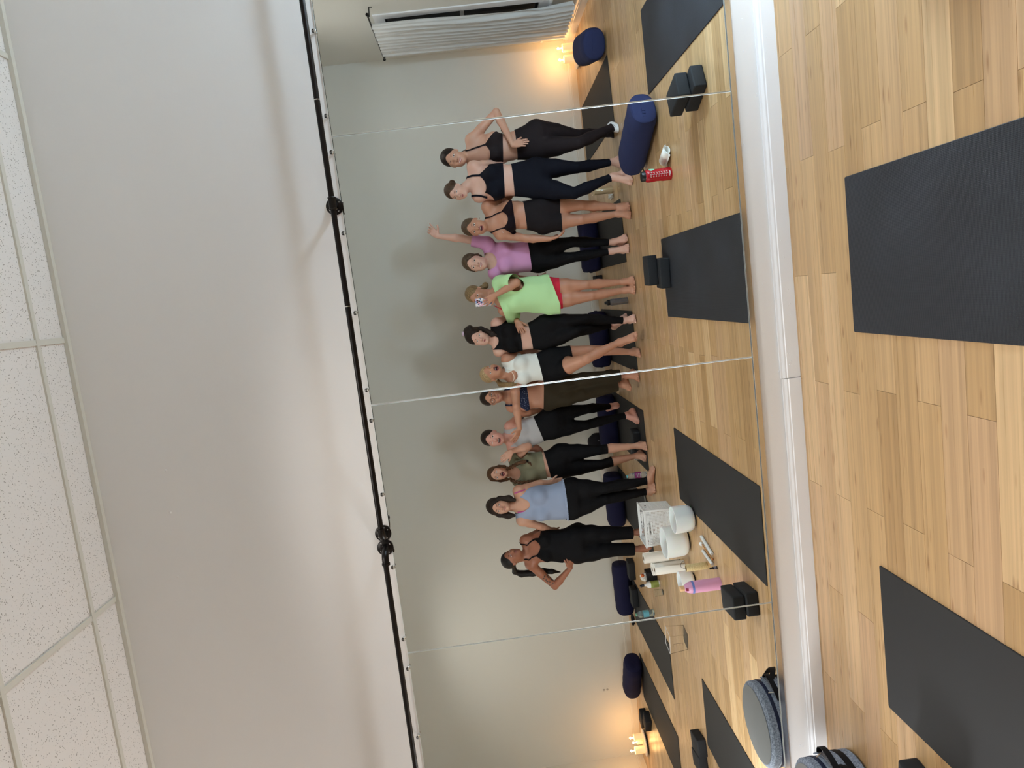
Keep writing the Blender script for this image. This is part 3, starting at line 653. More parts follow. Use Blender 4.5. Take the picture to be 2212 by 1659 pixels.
def hair_mat(name, c1, c2):
    M = mat('hair_' + name, c1, 0.5); nodes(M)[2].inputs['Specular IOR Level'].default_value = 0.25; mottled(M, c1, c2, 3.0, 4, (60, 60, 9), 0.3, 0.7); N, L, b = nodes(M)
    t = [n for n in N if n.type == 'TEX_NOISE'][0]; bp = add(N, 'ShaderNodeBump'); bp.inputs['Strength'].default_value = 0.6; bp.inputs['Distance'].default_value = 0.004
    L.new(t.outputs[0], bp.inputs['Height']); L.new(bp.outputs[0], b.inputs['Normal']); return M
def cloth_mat(name, c, rough=0.75, bump=0.15, scale=350):
    M = mat(name, c, rough); b = nodes(M)[2]; b.inputs['Specular IOR Level'].default_value = 0.15
    return bumpy(M, scale, bump, 0.0006, 2)
eye_w = mat('eye_white', lin(225, 220, 215), 0.25); eye_i = mat('iris_dark', lin(45, 32, 26), 0.2); teeth_m = mat('teeth', lin(232, 226, 214), 0.3); mouth_m = mat('mouth_inside', lin(60, 22, 22), 0.6); tongue_m = mat('tongue', lin(168, 88, 88), 0.45)
steel_small = mat('silver_jewel', (0.75, 0.74, 0.72, 1), 0.25, 1.0)

def hline(pa, pb, Y):                              # height as a linear function of x through two photo points
    a, b = at(pa[0], pa[1], Y), at(pb[0], pb[1], Y); s = (b[2] - a[2]) / (b[0] - a[0]); return lambda x: a[2] + s * (x - a[0])

class Person:
    def __init__(s, label, sp):
        s.sp = sp; s.label = label; J = {}; Yb = sp.get('Y')
        for sd in 'ab':                            # feet first: they fix how far from the mirror the person stands
            t = sp['t' + sd]; al = sp['n' + sd]
            if len(t) == 3: T = at(*t); T_free = True
            else: T = at_z(t[0], t[1], 0.012); T_free = False
            Ya = al[2] if len(al) == 3 else T[1] - sp.get('fl', 0.12); A = at(al[0], al[1], Ya)
            J['t' + sd], J['n' + sd], J['free' + sd] = T, A, T_free
        if Yb is None: Yb = (J['na'][1] + J['nb'][1]) / 2
        s.Y = Yb
        g = lambda k, dY=0.0: at(sp[k][0], sp[k][1], Yb + (sp[k][2] if len(sp[k]) > 2 else dY))
        for k in ('neck', 'sa', 'sb', 'ea', 'eb', 'wa', 'wb', 'ha', 'hb'): J[k] = g(k)
        for sd in 'ab': 
            kk = sp['k' + sd]; J['k' + sd] = at(kk[0], kk[1], kk[2] if len(kk) == 3 else (J['n' + sd][1] + Yb) / 2 + 0.03)
        s.J = J; s.prims = []; s.build()
    def half(s, st, dY=0):
        x, y, hw = st[:3]; a, b = at(x, y, s.Y + dY), at(x - 0.1224 * 0, y - hw, s.Y + dY); return a, abs(b[0] - a[0])
    def build(s):
        sp, J, pr = s.sp, s.J, s.prims; S = sp.get('s', 1.0); th = sp.get('thick', 1.0)
        chest, cw = s.half(sp['chest']); ub, uw = s.half(sp['ub']); wa, ww = s.half(sp['waist']); hp, hw = s.half(sp['hips'])
        sh = (J['sa'] + J['sb']) / 2; shw = abs(J['sb'][0] - J['sa'][0]) / 2
        lean = sp.get('lean', 0.0); Y = s.Y; psi = math.radians(sp.get('psi', 0))
        zc = min(J['ha'][2], J['hb'][2]); lgw = 0.092 * sp.get('leg', 1.0) * th
        for sd, sg in (('a', -1), ('b', 1)): J['h' + sd] = V3(hp[0] + sg * max(hw - lgw + 0.004, 0.055), J['h' + sd][1], J['h' + sd][2])
        st = [(zc - 0.075, hp[0], Y, hw * 0.42, hw * 0.36), (zc - 0.03, hp[0], Y - .005, hw * 0.80, hw * 0.56), (zc + 0.03, hp[0], Y - .01, hw * 0.97, hw * 0.64), ((hp[2] + wa[2]) / 2 + .01, (hp[0] + wa[0]) / 2, Y - .004, (hw + ww) / 2 * 0.985, (hw + ww) / 2 * 0.64),
              (wa[2], wa[0], Y, ww, ww * 0.66), (ub[2], ub[0], Y, uw, uw * 0.66), (chest[2], chest[0], Y - .005 + lean, cw, cw * 0.62), (sh[2] - 0.03, sh[0], Y - .02 + lean, max(shw * 0.86, cw * 0.80), cw * 0.46), (sh[2] + 0.02, (sh[0] + J['neck'][0]) / 2, Y - .025 + lean, shw * 0.62, 0.062), (J['neck'][2] + .005, J['neck'][0], Y - .02 + lean, 0.058, 0.05)]
        st = sorted(st, key=lambda q: q[0]); ok = [st[0]]
        for q in st[1:]:
            if q[0] - ok[-1][0] > 0.012: ok.append(q)
        s.stations = ok; s.cw = cw; s.shw = shw; s.sh = sh; s.chest = chest
        pr.append(torso(ok, psi)); s.torso_i = 1
        for sd, sg in (('a', -1), ('b', 1)):
            bx = 0.50 * cw
            pr.append(ell((chest[0] + sg * bx * math.cos(psi), Y + cw * 0.46 + lean, chest[2] - 0.012), (0.060 * sp.get('bust', 1), 0.052 * sp.get('bust', 1), 0.060 * sp.get('bust', 1)), None, 0.035, 'torso'))
            pr.append(ell((hp[0] + sg * hw * 0.48, Y - hw * 0.42, hp[2] - 0.035), (hw * 0.50, hw * 0.42, 0.085), None, 0.04, 'torso'))
            pr.append(cone(J['neck'] + V3(0, -.02, -.005), J['s' + sd] + V3(0, -.015, 0.0), 0.038, 0.040, 0.05, 'torso'))
        hd = sp['head']; H = Head(hd['crown'], hd['chin'], Y + hd.get('dY', 0.02) + lean, hd.get('yaw', 0), hd.get('pitch', 0), hd.get('roll', 0)); s.H = H
        pr.append(cone(J['neck'] + V3(0, -.02, -.03), H.p(0, -0.022, 0.055), 0.054 * S, 0.049 * S, 0.025, 'neck'))
        ar = sp.get('arm', 1.0)
        for sd, sg in (('a', -1), ('b', 1)):
            g = 'arm' + sd; A, B, C = J['s' + sd], J['e' + sd], J['w' + sd]
            pr.append(ell(A + nrm(B - A) * 0.012, (0.047 * ar, 0.045 * ar, 0.047 * ar), None, 0.055, g)); m_ = A + (B - A) * 0.4
            pr.append(cone(A, m_, 0.044 * ar, 0.0435 * ar, 0.02, g)); pr.append(cone(m_, B, 0.0435 * ar, 0.034 * ar, 0.012, g))
            m_ = B + (C - B) * 0.28; pr.append(cone(B, m_, 0.035 * ar, 0.0385 * ar, 0.015, g)); pr.append(cone(m_, C, 0.0385 * ar, 0.0225, 0.012, g))
            hs = sp.get('hand' + sd)
            if hs is not None:
                d = at(hs['tip'][0], hs['tip'][1], C[1] + hs.get('dY', 0.0)) - C
                hand(pr, C, d, hs.get('n', (0, 1, 0)), hs.get('side', 1), g, hs.get('s', 0.95), hs.get('curl', 0.25), hs.get('spread', 0.12), hs.get('curls'), hs.get('thumb', 0.75))
            else: hand(pr, C, C - B, (0, 1, 0), sg, g, 0.92, 0.3)
        s.bones = {}
        for sd, sg in (('a', -1), ('b', 1)):
            g = 'leg' + sd; A, B, C, T = J['h' + sd], J['k' + sd], J['n' + sd], J['t' + sd]; lg = sp.get('leg', 1.0) * th
            up = A + V3(0, 0, 0.0); mid = A + (B - A) * 0.45
            pr.append(cone(up, mid, 0.092 * lg, 0.078 * lg, 0.045, g)); pr.append(cone(mid, B, 0.077 * lg, 0.046 * lg, 0.012, g))
            ax = nrm(C - B); bk = nrm(V3(0, -1, 0) - ax * ax.dot(V3(0, -1, 0))); cf = B + (C - B) * 0.33 + bk * 0.014
            pr.append(ell(B + ax * -0.005 - bk * 0.010, (0.039 * lg, 0.038 * lg, 0.048 * lg), None, 0.012, g))
            pr.append(cone(B, cf, 0.0445 * lg, 0.0490 * lg, 0.010, g)); c2_ = cf + (C - cf) * 0.62; pr.append(cone(cf, c2_, 0.0490 * lg, 0.0330 * lg, 0.008, g)); pr.append(cone(c2_, C, 0.0330 * lg, 0.0270 * min(lg, 1.05), 0.008, g))
            fr = foot(pr, C, T, g, sp.get('footS', 0.97), sp.get('footup' + sd) if J['free' + sd] else None); toes(pr, fr, g, -sg if not sp.get('crossed') else sg, sp.get('footS', 0.97))
            s.bones[sd] = (A, B, C); s.footfr = fr
        ex = sp.get('face', {}); s.hp = head_prims(H, ex); pr += s.hp; s.ex = ex
        lo = np.min([p.lo for p in pr], 0) - 0.02; hi = np.max([p.hi for p in pr], 0) + 0.02; s.lo, s.hi = lo, hi
        h = 0.0068; F = field(pr, lo, hi, h); zz = lo[2] + h * np.arange(F.shape[2]); F = np.maximum(F, (0.0062 - zz)[None, None, :].astype(np.float32)); s.F, s.h = F, h
        v, q = nets(F, lo, h); v = relax(v, q, 1, 0.4)
        boxes = [('head', H.p(0, 0.01, 0.115), 0.135 * H.S, 0.0042)]
        for sd in 'ab':
            if sp.get('hand' + sd) is not None: hp_ = [p for p in pr if p.g == 'arm' + sd][5:]; l2 = np.min([p.lo for p in hp_], 0) - 0.004; h2 = np.max([p.hi for p in hp_], 0) + 0.004; boxes.append(('hand', (l2 + h2) / 2, (h2 - l2) / 2, 0.0036))
            T = J['t' + sd]; ft = [p for p in pr if p.g == 'leg' + sd][-10:]; l2 = np.min([p.lo for p in ft], 0) - 0.006; h2 = np.max([p.hi for p in ft], 0) + 0.006; boxes.append(('foot', (l2 + h2) / 2, (h2 - l2) / 2, 0.0042))
        vs_, qs_ = [v], [q]; cen = v[q].mean(1); drop = np.zeros(len(q), bool)
        for nme, c, hb, hh in boxes:
            hb = np.ones(3) * hb; inside = (np.abs(cen - c) < hb).all(1); drop |= inside
            l2 = c - hb - hh * 2; F2 = field(pr, l2, c + hb + hh * 2, hh); z2 = l2[2] + hh * np.arange(F2.shape[2]); F2 = np.maximum(F2, (0.0062 - z2)[None, None, :].astype(np.float32))
            v2, q2 = nets(F2, l2, hh); c2 = v2[q2].mean(1); q2 = q2[(np.abs(c2 - c) < hb + hh * 0.4).all(1)]; vs_.append(v2); qs_.append(q2)
        qs_[0] = q[~drop]; off = 0; allq = []
        for vv, qq in zip(vs_, qs_): allq.append(qq + off); off += len(vv)
        v = np.concatenate(vs_); q = np.concatenate(allq); mi = np.zeros(len(q), int)
        used = np.unique(q); mp = np.full(len(v), -1); mp[used] = np.arange(len(used)); v, q = v[used], mp[q]
        # face
        t = np.concatenate([q[:, [0, 1, 2]], q[:, [0, 2, 3]]]); tm = np.zeros(len(t), int); fv, ft, fm = [v], [t], [tm]; off = len(v)
        for pv, pf, m_ in face_parts(H, s.hp, ex): fv.append(pv); ft.append(pf + off); fm.append(np.full(len(pf), m_)); off += len(pv)
        base = V3((J['na'][0] + J['nb'][0]) / 2, (J['na'][1] + J['nb'][1]) / 2, 0.0); s.base = base
        me = np_mesh('person', np.concatenate(fv) - base, np.concatenate(ft), True, np.concatenate(fm))
        o = link_mesh('person', me, [s.sp['skin'], s.sp['skin'], s.sp.get('lip', lipm), eye_w, eye_i, s.sp['brow'], teeth_m, mouth_m, tongue_m]); o.location = base; s.o = o
        tag(o, s.label, 'person')
        # groups of volumes used to decide what a garment covers
        s.P_arm = [p for p in pr if p.g.startswith('arm')]; s.P_tors = [p for p in pr if p.g == 'torso']; s.P_leg = {sd: [p for p in pr if p.g == 'leg' + sd] for sd in 'ab'}
        s.P_neck = [p for p in pr if p.g in ('neck', 'head')]; s.P_head = [p for p in pr if p.g == 'head']
        s.cache = {}
    def child(s, name, v, f, M, label=None):
        o = link_mesh(name, np_mesh(name, v - s.base, f), M, s.o)
        if label: o['label'] = label
        return o
    def offset_surface(s, iso):
        if iso not in s.cache:
            v, q = nets(s.F - iso, s.lo, s.h); v = relax(v, q, 2, 0.5); da = at_points(s.P_arm, v); dt = at_points(s.P_tors, v); dl = {k: at_points(P, v) for k, P in s.P_leg.items()}; s.cache[iso] = (v, q, da, dt, dl, at_points(s.P_neck, v)); s.dh = at_points(s.P_head, v)
        return s.cache[iso]
    def leg_cut(s, v, dl, cuts):                   # cuts: how far down each leg, 0 hip .. 1 knee .. 2 ankle
        gs = {}
        for sd in 'ab':
            A, B, C = s.bones[sd]; c = cuts[sd]
            if c <= 1: P0 = A + (B - A) * c; ax = nrm(B - A)
            else: P0 = B + (C - B) * (c - 1); ax = nrm(C - B)
            gs[sd] = -((v - P0) @ ax); gs[sd] = np.where(((v - A) @ nrm(B - A) < 0.12) & (c > 0.6), 0.2, gs[sd])
        return np.where(dl['a'] < dl['b'], gs['a'], gs['b'])
    def bottoms(s, name, M, waist, cuts, iso=0.004, label=None):
        v, q, da, dt, dl, dn = s.offset_surface(iso); wz = hline(*waist, s.Y); low = np.minimum(dt, np.minimum(dl['a'], dl['b']))
        g = np.minimum(wz(v[:, 0]) - v[:, 2], s.leg_cut(v, dl, cuts)); g = np.minimum(g, (da - low) * 0.5 + 0.0008)
        v, f = clip(v, q, g); return s.child(name, v, f, M, label)
    def lateral(s, v):
        z = v[:, 2]; T = resample(s.stations); psi = math.radians(s.sp.get('psi', 0)); cx = np.interp(z, T[0], T[1]); cy = np.interp(z, T[0], T[2]); return (v[:, 0] - cx) * math.cos(psi) + (v[:, 1] - cy) * math.sin(psi), (v[:, 1] - cy)
    def top(s, name, M, hem, neck, iso=0.005, straps=None, armin=0.045, label=None, back=None, scoop=2.2):
        # neck: (lowest point of the neckline in the photo, half width at shoulder height, rise)
        v, q, da, dt, dl, dn = s.offset_surface(iso); s.dh = at_points(s.P_head, v); hz = hline(*hem, s.Y); x, y = s.lateral(v); z = v[:, 2]
        n0 = at(neck[0][0], neck[0][1], s.Y + 0.08); xc = n0[0] - np.interp(n0[2], resample(s.stations)[0], resample(s.stations)[1])
        w, rise = (neck[1] if straps else min(neck[1], s.shw * 0.66)), neck[2]; armin = armin if straps else s.shw * 0.17; nb_ = np.where(y >= 0, n0[2], n0[2] + (0.03 if back is None else back)); ax_ = np.abs(x - xc)
        if straps: sx, hw = straps; zl = nb_ + rise * (np.minimum(ax_, sx) / sx) ** scoop - 1.1 * np.maximum(ax_ - sx, 0)
        else: zl = nb_ + rise * (ax_ / w) ** scoop
        gn = zl - z
        gs_ = []; psi = math.radians(s.sp.get('psi', 0))
        for sd, sg in (('a', -1), ('b', 1)):
            Sp = s.J['s' + sd]; dl_ = ((v[:, 0] - Sp[0]) * math.cos(psi) + (v[:, 1] - Sp[1]) * math.sin(psi)) * sg
            gs_.append(-(dl_ + armin) + 0.075 * np.clip((Sp[2] + 0.01 - z) / 0.14, 0, 2) ** 2)
        gh = np.minimum(*gs_); ga = (da - dt) * 0.6 + 0.012; gh = np.minimum(gh, s.dh - 0.03)
        g = np.minimum(gn, np.minimum(gh, ga))
        if straps:                                 # thin straps running over the shoulders
            for sg in (-1, 1):
                bow = sx * (1 - 0.10 * np.clip((z - n0[2]) / 0.15, 0, 1)); gst = hw - np.abs(ax_ - bow); gst = np.where(np.sign(x - xc) == sg, gst, -1); gst = np.minimum(gst, z - n0[2]); gst = np.minimum(gst, (dn - dt) * 0.8 + 0.03); g = np.maximum(g, np.minimum(np.minimum(gst, 0.01), s.dh - 0.03))
        g = np.minimum(g, z - hz(v[:, 0])); g = np.minimum(g, np.minimum(dl['a'], dl['b']) - dt + 0.02 if s.sp.get('x') else 1.0)
        v, f = clip(v, q, g); return s.child(name, v, f, M, label)
    def loose(s, name, M, prims, gfun, h=0.0075, wr=0.004, label=None, ws=(9, 7, 14)):
        v, q = mesh_prims(prims, h, 0, 2)
        # soft folds
        a = np.zeros_like(v); 
        e1 = v[q[:, 1]] - v[q[:, 0]]; e2 = v[q[:, 3]] - v[q[:, 0]]; nn = np.cross(e1, e2)
        for k in range(4): np.add.at(a, q[:, k], nn)
        a /= np.linalg.norm(a, axis=1)[:, None] + 1e-9; p = v - s.chest; rs = np.random.RandomState(len(v) % 97)
        f_ = np.zeros(len(v))
        for k in range(7):
            d = nrm(rs.normal(size=3) * V3(1.0, 0.8, 0.55)); fq = rs.uniform(18, 60); f_ += np.sin(p @ d * fq + rs.uniform(0, 6) + 1.4 * np.sin(p @ nrm(rs.normal(size=3)) * 14)) / 3.2
        v = v + a * (f_ * wr)[:, None]
        v, f = clip(v, q, gfun(v)); return s.child(name, v, f, M, label)
    def tee(s, name, M, hem, rn=0.088, frac=0.5, r0=0.060, r1=0.066, gw=0.014, gd=0.022, neckcut=None, wr=0.004, label=None, sides='ab', armr=None, scoop=None, flare=0.0):
        hz = hline(*hem, s.Y); zlow = min(hz(s.chest[0] - .25), hz(s.chest[0] + .25)) - 0.03
        st = []
        for z, cx, cy, w, d in s.stations:
            if z < s.chest[2]: w = max(w, s.cw * 0.96); d = max(d, s.cw * 0.60); w += flare * (s.chest[2] - z)
            st.append((z, cx, cy, w, d))
        T = resample(st); st = [(z, np.interp(z, T[0], T[1]), np.interp(z, T[0], T[2]), np.interp(z, T[0], T[3]), np.interp(z, T[0], T[4])) for z in np.linspace(max(zlow, st[0][0]), st[-1][0], 12)]
        P = [torso(st, math.radians(s.sp.get('psi', 0)), grow=(gw, gd))]
        for p in s.P_tors[1:]:
            if p.lo[2] > s.chest[2] - 0.2: q = Prim((lambda X, Y, Z, fn=p.fn: fn(X, Y, Z) - 0.010), p.lo - .012, p.hi + .012, p.k, 'u', 'torso'); P.append(q)
        PT_ = list(P); SL_ = {sd: s.sleeve_prims(frac, r0, r1, sd) for sd in sides} if frac else {}
        for q_ in SL_.values(): P += q_
        def g(v):
            g_ = v[:, 2] - hz(v[:, 0])
            if neckcut is not None: nz = hline(*neckcut, s.Y + 0.05); g_ = np.minimum(g_, nz(v[:, 0]) - v[:, 2])
            if rn: g_ = np.minimum(g_, np.linalg.norm((v - (s.J['neck'] + V3(0, 0.015, 0.015))) * V3(1, 0.8, 1), axis=1) - rn)
            if scoop is not None:
                n0 = at(scoop[0][0], scoop[0][1], s.Y + .08); x, y = s.lateral(v); g_ = np.minimum(g_, n0[2] + (y < 0) * 0.04 + scoop[2] * (np.abs(v[:, 0] - n0[0]) / scoop[1]) ** 2.2 - v[:, 2])
            for sd in 'ab':
                A, B = s.J['s' + sd], s.J['e' + sd]; ax = nrm(B - A)
                if frac and sd in sides:
                    t = (v - A) @ ax; rad = np.linalg.norm(v - A - t[:, None] * ax, axis=1); near = at_points(SL_[sd], v) < at_points(PT_, v) - 0.012; g_ = np.minimum(g_, np.where(near & (rad < r1 * 1.6), np.linalg.norm(B - A) * frac - t, 0.1))
                elif armr: g_ = np.minimum(g_, np.linalg.norm(v - A - ax * 0.02, axis=1) - armr)
            return g_
        return s.loose(name, M, P, g, wr=wr, label=label)
    def trousers(s, name, M, waist, cuts, r=(0.105, 0.085, 0.07, 0.062), wr=0.003, gw=0.010, label=None):
        wz = hline(*waist, s.Y); P = [torso(s.stations, grow=(gw, gw))]
        for p in s.P_tors:
            if p.hi[2] < s.chest[2] - 0.12: P.append(Prim((lambda X, Y, Z, fn=p.fn: fn(X, Y, Z) - 0.008), p.lo - .01, p.hi + .01, p.k, 'u', 'torso'))
        for sd in 'ab':
            A, B, C = s.bones[sd]; m_ = A + (B - A) * 0.5; P += [cone(A, m_, r[0], r[1], 0.04), cone(m_, B, r[1], r[2], 0.03), cone(B, C, r[2], r[3], 0.03)]
        def g(v):
            d = {sd: np.minimum(P[-6 + 3 * i].fn(v[:, 0], v[:, 1], v[:, 2]), np.minimum(P[-5 + 3 * i].fn(v[:, 0], v[:, 1], v[:, 2]), P[-4 + 3 * i].fn(v[:, 0], v[:, 1], v[:, 2]))) for i, sd in enumerate('ab')}
            return np.minimum(wz(v[:, 0]) - v[:, 2], s.leg_cut(v, d, cuts))
        return s.loose(name, M, P, g, wr=wr, label=label)
    def sock(s, sd, c, M, iso=0.0045):
        v, q, da, dt, dl, dn = s.offset_surface(iso); A, B, C = s.bones[sd]; P0 = B + (C - B) * c; o = 'b' if sd == 'a' else 'a'
        g = np.minimum((v - P0) @ nrm(C - B), (dl[o] - dl[sd]) + 0.001); v, f = clip(v, q, g); return s.child('sock', v, f, M)
    def sleeve_prims(s, frac, r0, r1, sides='ab'):
        P = []
        for sd in sides: A, B = s.J['s' + sd], s.J['e' + sd]; P += [ell(A, (r0, r0 * .95, r0), None, 0.04, 'sl' + sd), cone(A, A + (B - A) * (frac + 0.08), r0, r1, 0.03, 'sl' + sd)]
        return P
    def hair(s, M, prims, h=0.0046, label=None, name='hair'):
        v, q = mesh_prims(prims, h, 0, 1); return s.child(name, v, q, M, label)
    def on_body(s, pts, off, groups=('torso', 'neck')):  # photo points laid onto the front of the body
        pr = [p for p in s.prims if p.g in groups or p.g.startswith('arm')]; A = np.array([at(p[0], p[1], s.Y + 0.10) for p in pts]) + V3(0, 0.16, 0); t = np.zeros(len(A))
        for _ in range(30): t += np.clip(at_points(pr, A - V3(0, 1, 0) * t[:, None]) * 0.9, -0.02, 0.04)
        return A - V3(0, 1, 0) * (np.clip(t, 0, 0.34) - off)[:, None]
    def extra(s, name, bm, M, label=None):
        bmesh.ops.translate(bm, verts=bm.verts, vec=-Vector(s.base)); o = bm_obj(name, bm, M, s.o, True)
        if label: o['label'] = label
        return o
lipm = mat('lips', lin(168, 96, 92), 0.4)

c2 = lambda x, y, *d: (900 + x / 4.046, 200 + y / 4.046, *d)
c3 = lambda x, y, *d: (900 + x / 4.046, 560 + y / 4.046, *d)
c4 = lambda x, y, *d: (960 + x / 4.046, 880 + y / 4.046, *d)
def fz(ox, oy, s): return lambda x, y, *d: (ox + x / s, oy + y / s, *d)
f1, f2, f3, f4, f5, f6, f7, f8 = fz(940, 220, 9.217), fz(940, 340, 9.217), fz(910, 470, 8.193), fz(990, 560, 9.217), fz(990, 670, 9.217), fz(1020, 780, 9.217), fz(1020, 900, 9.217), fz(1030, 1040, 6.6375)
sk_fair = skin_mat('fair', lin(212, 169, 150)); sk_mid = skin_mat('mid', lin(200, 153, 129)); sk_tan = skin_mat('tan', lin(188, 136, 109)); sk_deep = skin_mat('deep', lin(152, 99, 75)); sk_rosy = skin_mat('rosy', lin(212, 157, 140), 0.16)
br_dark = mat('brow_dark', lin(52, 38, 32), 0.7); br_light = mat('brow_light', lin(120, 88, 66), 0.7)
h_dark = hair_mat('dark_brown', lin(20, 14, 11), lin(48, 34, 26)); h_black = hair_mat('black', lin(12, 11, 12), lin(34, 31, 31)); h_brown = hair_mat('brown', lin(46, 32, 22), lin(92, 66, 46)); h_blond = hair_mat('blond', lin(128, 104, 72), lin(198, 172, 130)); h_dblond = hair_mat('dark_blond', lin(78, 60, 40), lin(166, 136, 94)); h_mouse = hair_mat('mouse', lin(50, 38, 29), lin(104, 82, 60)); h_chest = hair_mat('chestnut', lin(44, 27, 16), lin(104, 70, 42))
k_brown = cloth_mat('brown_black_knit', lin(36, 29, 31)); k_navy = cloth_mat('navy_black_knit', lin(13, 15, 26)); k_plum = cloth_mat('plum_black_knit', lin(24, 13, 20)); k_short = cloth_mat('charcoal_knit', lin(28, 23, 25)); k_black = cloth_mat('black_knit', lin(11, 11, 14)); k_black2 = cloth_mat('soft_black_knit', lin(16, 15, 17))
pink = cloth_mat('pink_cotton', lin(206, 148, 190)); green = cloth_mat('mint_green_cotton', lin(186, 226, 166)); red = cloth_mat('red_shorts_cloth', lin(206, 46, 66)); white_knit = cloth_mat('white_rib_knit', lin(226, 228, 222)); olive_t = cloth_mat('olive_tee_cotton', lin(122, 120, 98)); grey_k = cloth_mat('grey_knit', lin(176, 174, 174)); blue_k = cloth_mat('slate_blue_rib', lin(146, 158, 182)); olive_p = cloth_mat('olive_brown_twill', lin(52, 45, 32)); pinkstrap = cloth_mat('magenta_strap', lin(190, 90, 150)); sock_w = cloth_mat('white_sock_knit', lin(236, 237, 238))
navy_dot = cloth_mat('navy_speckled_knit', lin(40, 46, 70)); N, L, b = nodes(navy_dot); tc = add(N, 'ShaderNodeTexCoord'); vo = add(N, 'ShaderNodeTexVoronoi'); vo.inputs['Scale'].default_value = 90; L.new(tc.outputs['Object'], vo.inputs['Vector']); cr = add(N, 'ShaderNodeValToRGB'); cr.color_ramp.elements[0].position = 0.12; cr.color_ramp.elements[0].color = lin(150, 160, 180); cr.color_ramp.elements[1].position = 0.3; cr.color_ramp.elements[1].color = lin(34, 40, 64); L.new(vo.outputs['Distance'], cr.inputs[0]); L.new(cr.outputs[0], b.inputs['Base Color'])

PEOPLE = {}
def capper(P, M, extra=(), **kw):
    H = P.H; return P.hair(M, hair_cap(H, **kw) + list(extra))
def earring(P, sd, M=steel_small):
    bm = bmesh.new(); bmesh.ops.create_icosphere(bm, subdivisions=2, radius=0.005, matrix=Matrix.Translation(P.H.p(sd * 0.078, 0.002, 0.066))); P.extra('earring', bm, M)
def strand(H, pts, r, k=0.012, wob=0.0): 
    out = []; rr = r if isinstance(r, (list, tuple)) else [r] * len(pts)
    for i in range(len(pts) - 1): out.append(cone(pts[i], pts[i + 1], rr[i], rr[i + 1], k, 'hair'))
    return out

# 1 ---------------------------------------------------------------- elbow out, standing on tiptoe behind the bolster
P = Person('woman in dark brown sports bra and leggings with a bent elbow and white sock', dict(
    head=dict(crown=f1(95, 1085), chin=f1(628, 1172), yaw=-16, pitch=0, dY=0.05), neck=f1(715, 1005), sa=f1(745, 1225, -.06), sb=f1(705, 760), eb=f1(1215, 205, 0.0), wb=f1(1545, 850, 0.14), ea=(1075, 375, -.16), wa=(1092, 392, -.2),
    handb=dict(tip=f1(1800, 800), n=(-0.3, -0.5, -0.6), side=-1, curl=0.15, dY=0.04), chest=(*f1(1150, 905), 32), ub=(*f1(1345, 920), 30), waist=(*f1(1600, 862), 31), hips=(*c2(1060, 415), 42),
    ha=(1163, 318), hb=(1163, 290), ka=c2(1415, 440, -3.30), kb=c2(1400, 372, -3.58), na=c2(1715, 300, -3.42), ta=(1372, 288, -3.24), nb=c2(1735, 345, -3.78), tb=(1352, 288, -3.60), footupa=(0, 0.75, 0.6), footupb=(0, 0.2, 0.95), Y=-3.46,
    skin=sk_mid, brow=br_dark, face=dict(mouth='grin', eyes='wink', winkside=-1), leg=1.06))
PEOPLE[1] = P; H = P.H
capper(P, h_dark, [H.e((0, -0.112, 0.115), (0.03, 0.03, 0.035), 0.02, g='hair')] + strand(H, [H.p(0.05, -0.06, 0.06), H.p(0.085, -0.05, 0.02), H.p(0.09, -0.045, -0.005)], [0.006, 0.004, 0.002], 0.004))
P.top('sports_bra', k_brown, (f1(1352, 1200), f1(1335, 600)), (f1(1090, 1020), 0.08, 0.040), straps=(0.085, 0.0075), armin=0.035)
P.bottoms('leggings', k_brown, (f1(1640, 1150), f1(1575, 560)), dict(a=1.97, b=1.97))
sk = P.sock('a', 0.96, sock_w); P.sock('b', 0.96, sock_w)

# 2 ---------------------------------------------------------------- head leaning, one knee forward
P = Person('woman in navy sports bra and leggings leaning her head, one bare foot forward', dict(
    head=dict(crown=f2(178, 735), chin=f2(648, 672), yaw=-30, pitch=-6, roll=14, dY=0.05), neck=f2(735, 455), sa=f2(850, 770), sb=f2(745, 190), ea=(1072, 432, -.12), wa=(1108, 440, -.14), eb=(1072, 352, -.16), wb=(1098, 342, -.2),
    chest=(*f2(1130, 505), 38), ub=(*f2(1350, 455), 36), waist=(*f2(1520, 455), 34), hips=(*c2(1030, 750), 42), ha=(1163, 398), hb=(1163, 372),
    ka=c2(1375, 880, -3.10), na=c2(1710, 735, -3.14), ta=c2(1885, 795), kb=c2(1400, 655, -3.30), nb=c2(1715, 605, -3.36), tb=(1362, 366), skin=sk_fair, brow=br_dark, Y=-3.30, face=dict(mouth='pout', eyes='open'), bust=1.12, leg=1.02))
PEOPLE[2] = P; H = P.H
capper(P, h_brown, [H.e((0.050, -0.085, 0.150), (0.034, 0.034, 0.034), 0.012, g='hair')]); earring(P, 1)
P.top('sports_bra', k_navy, (f2(1385, 800), f2(1345, 110)), (f2(1015, 575), 0.08, 0.055), straps=(0.095, 0.009), armin=0.035)
P.bottoms('leggings', k_navy, (f2(1580, 780), f2(1505, 120)), dict(a=1.93, b=1.90))

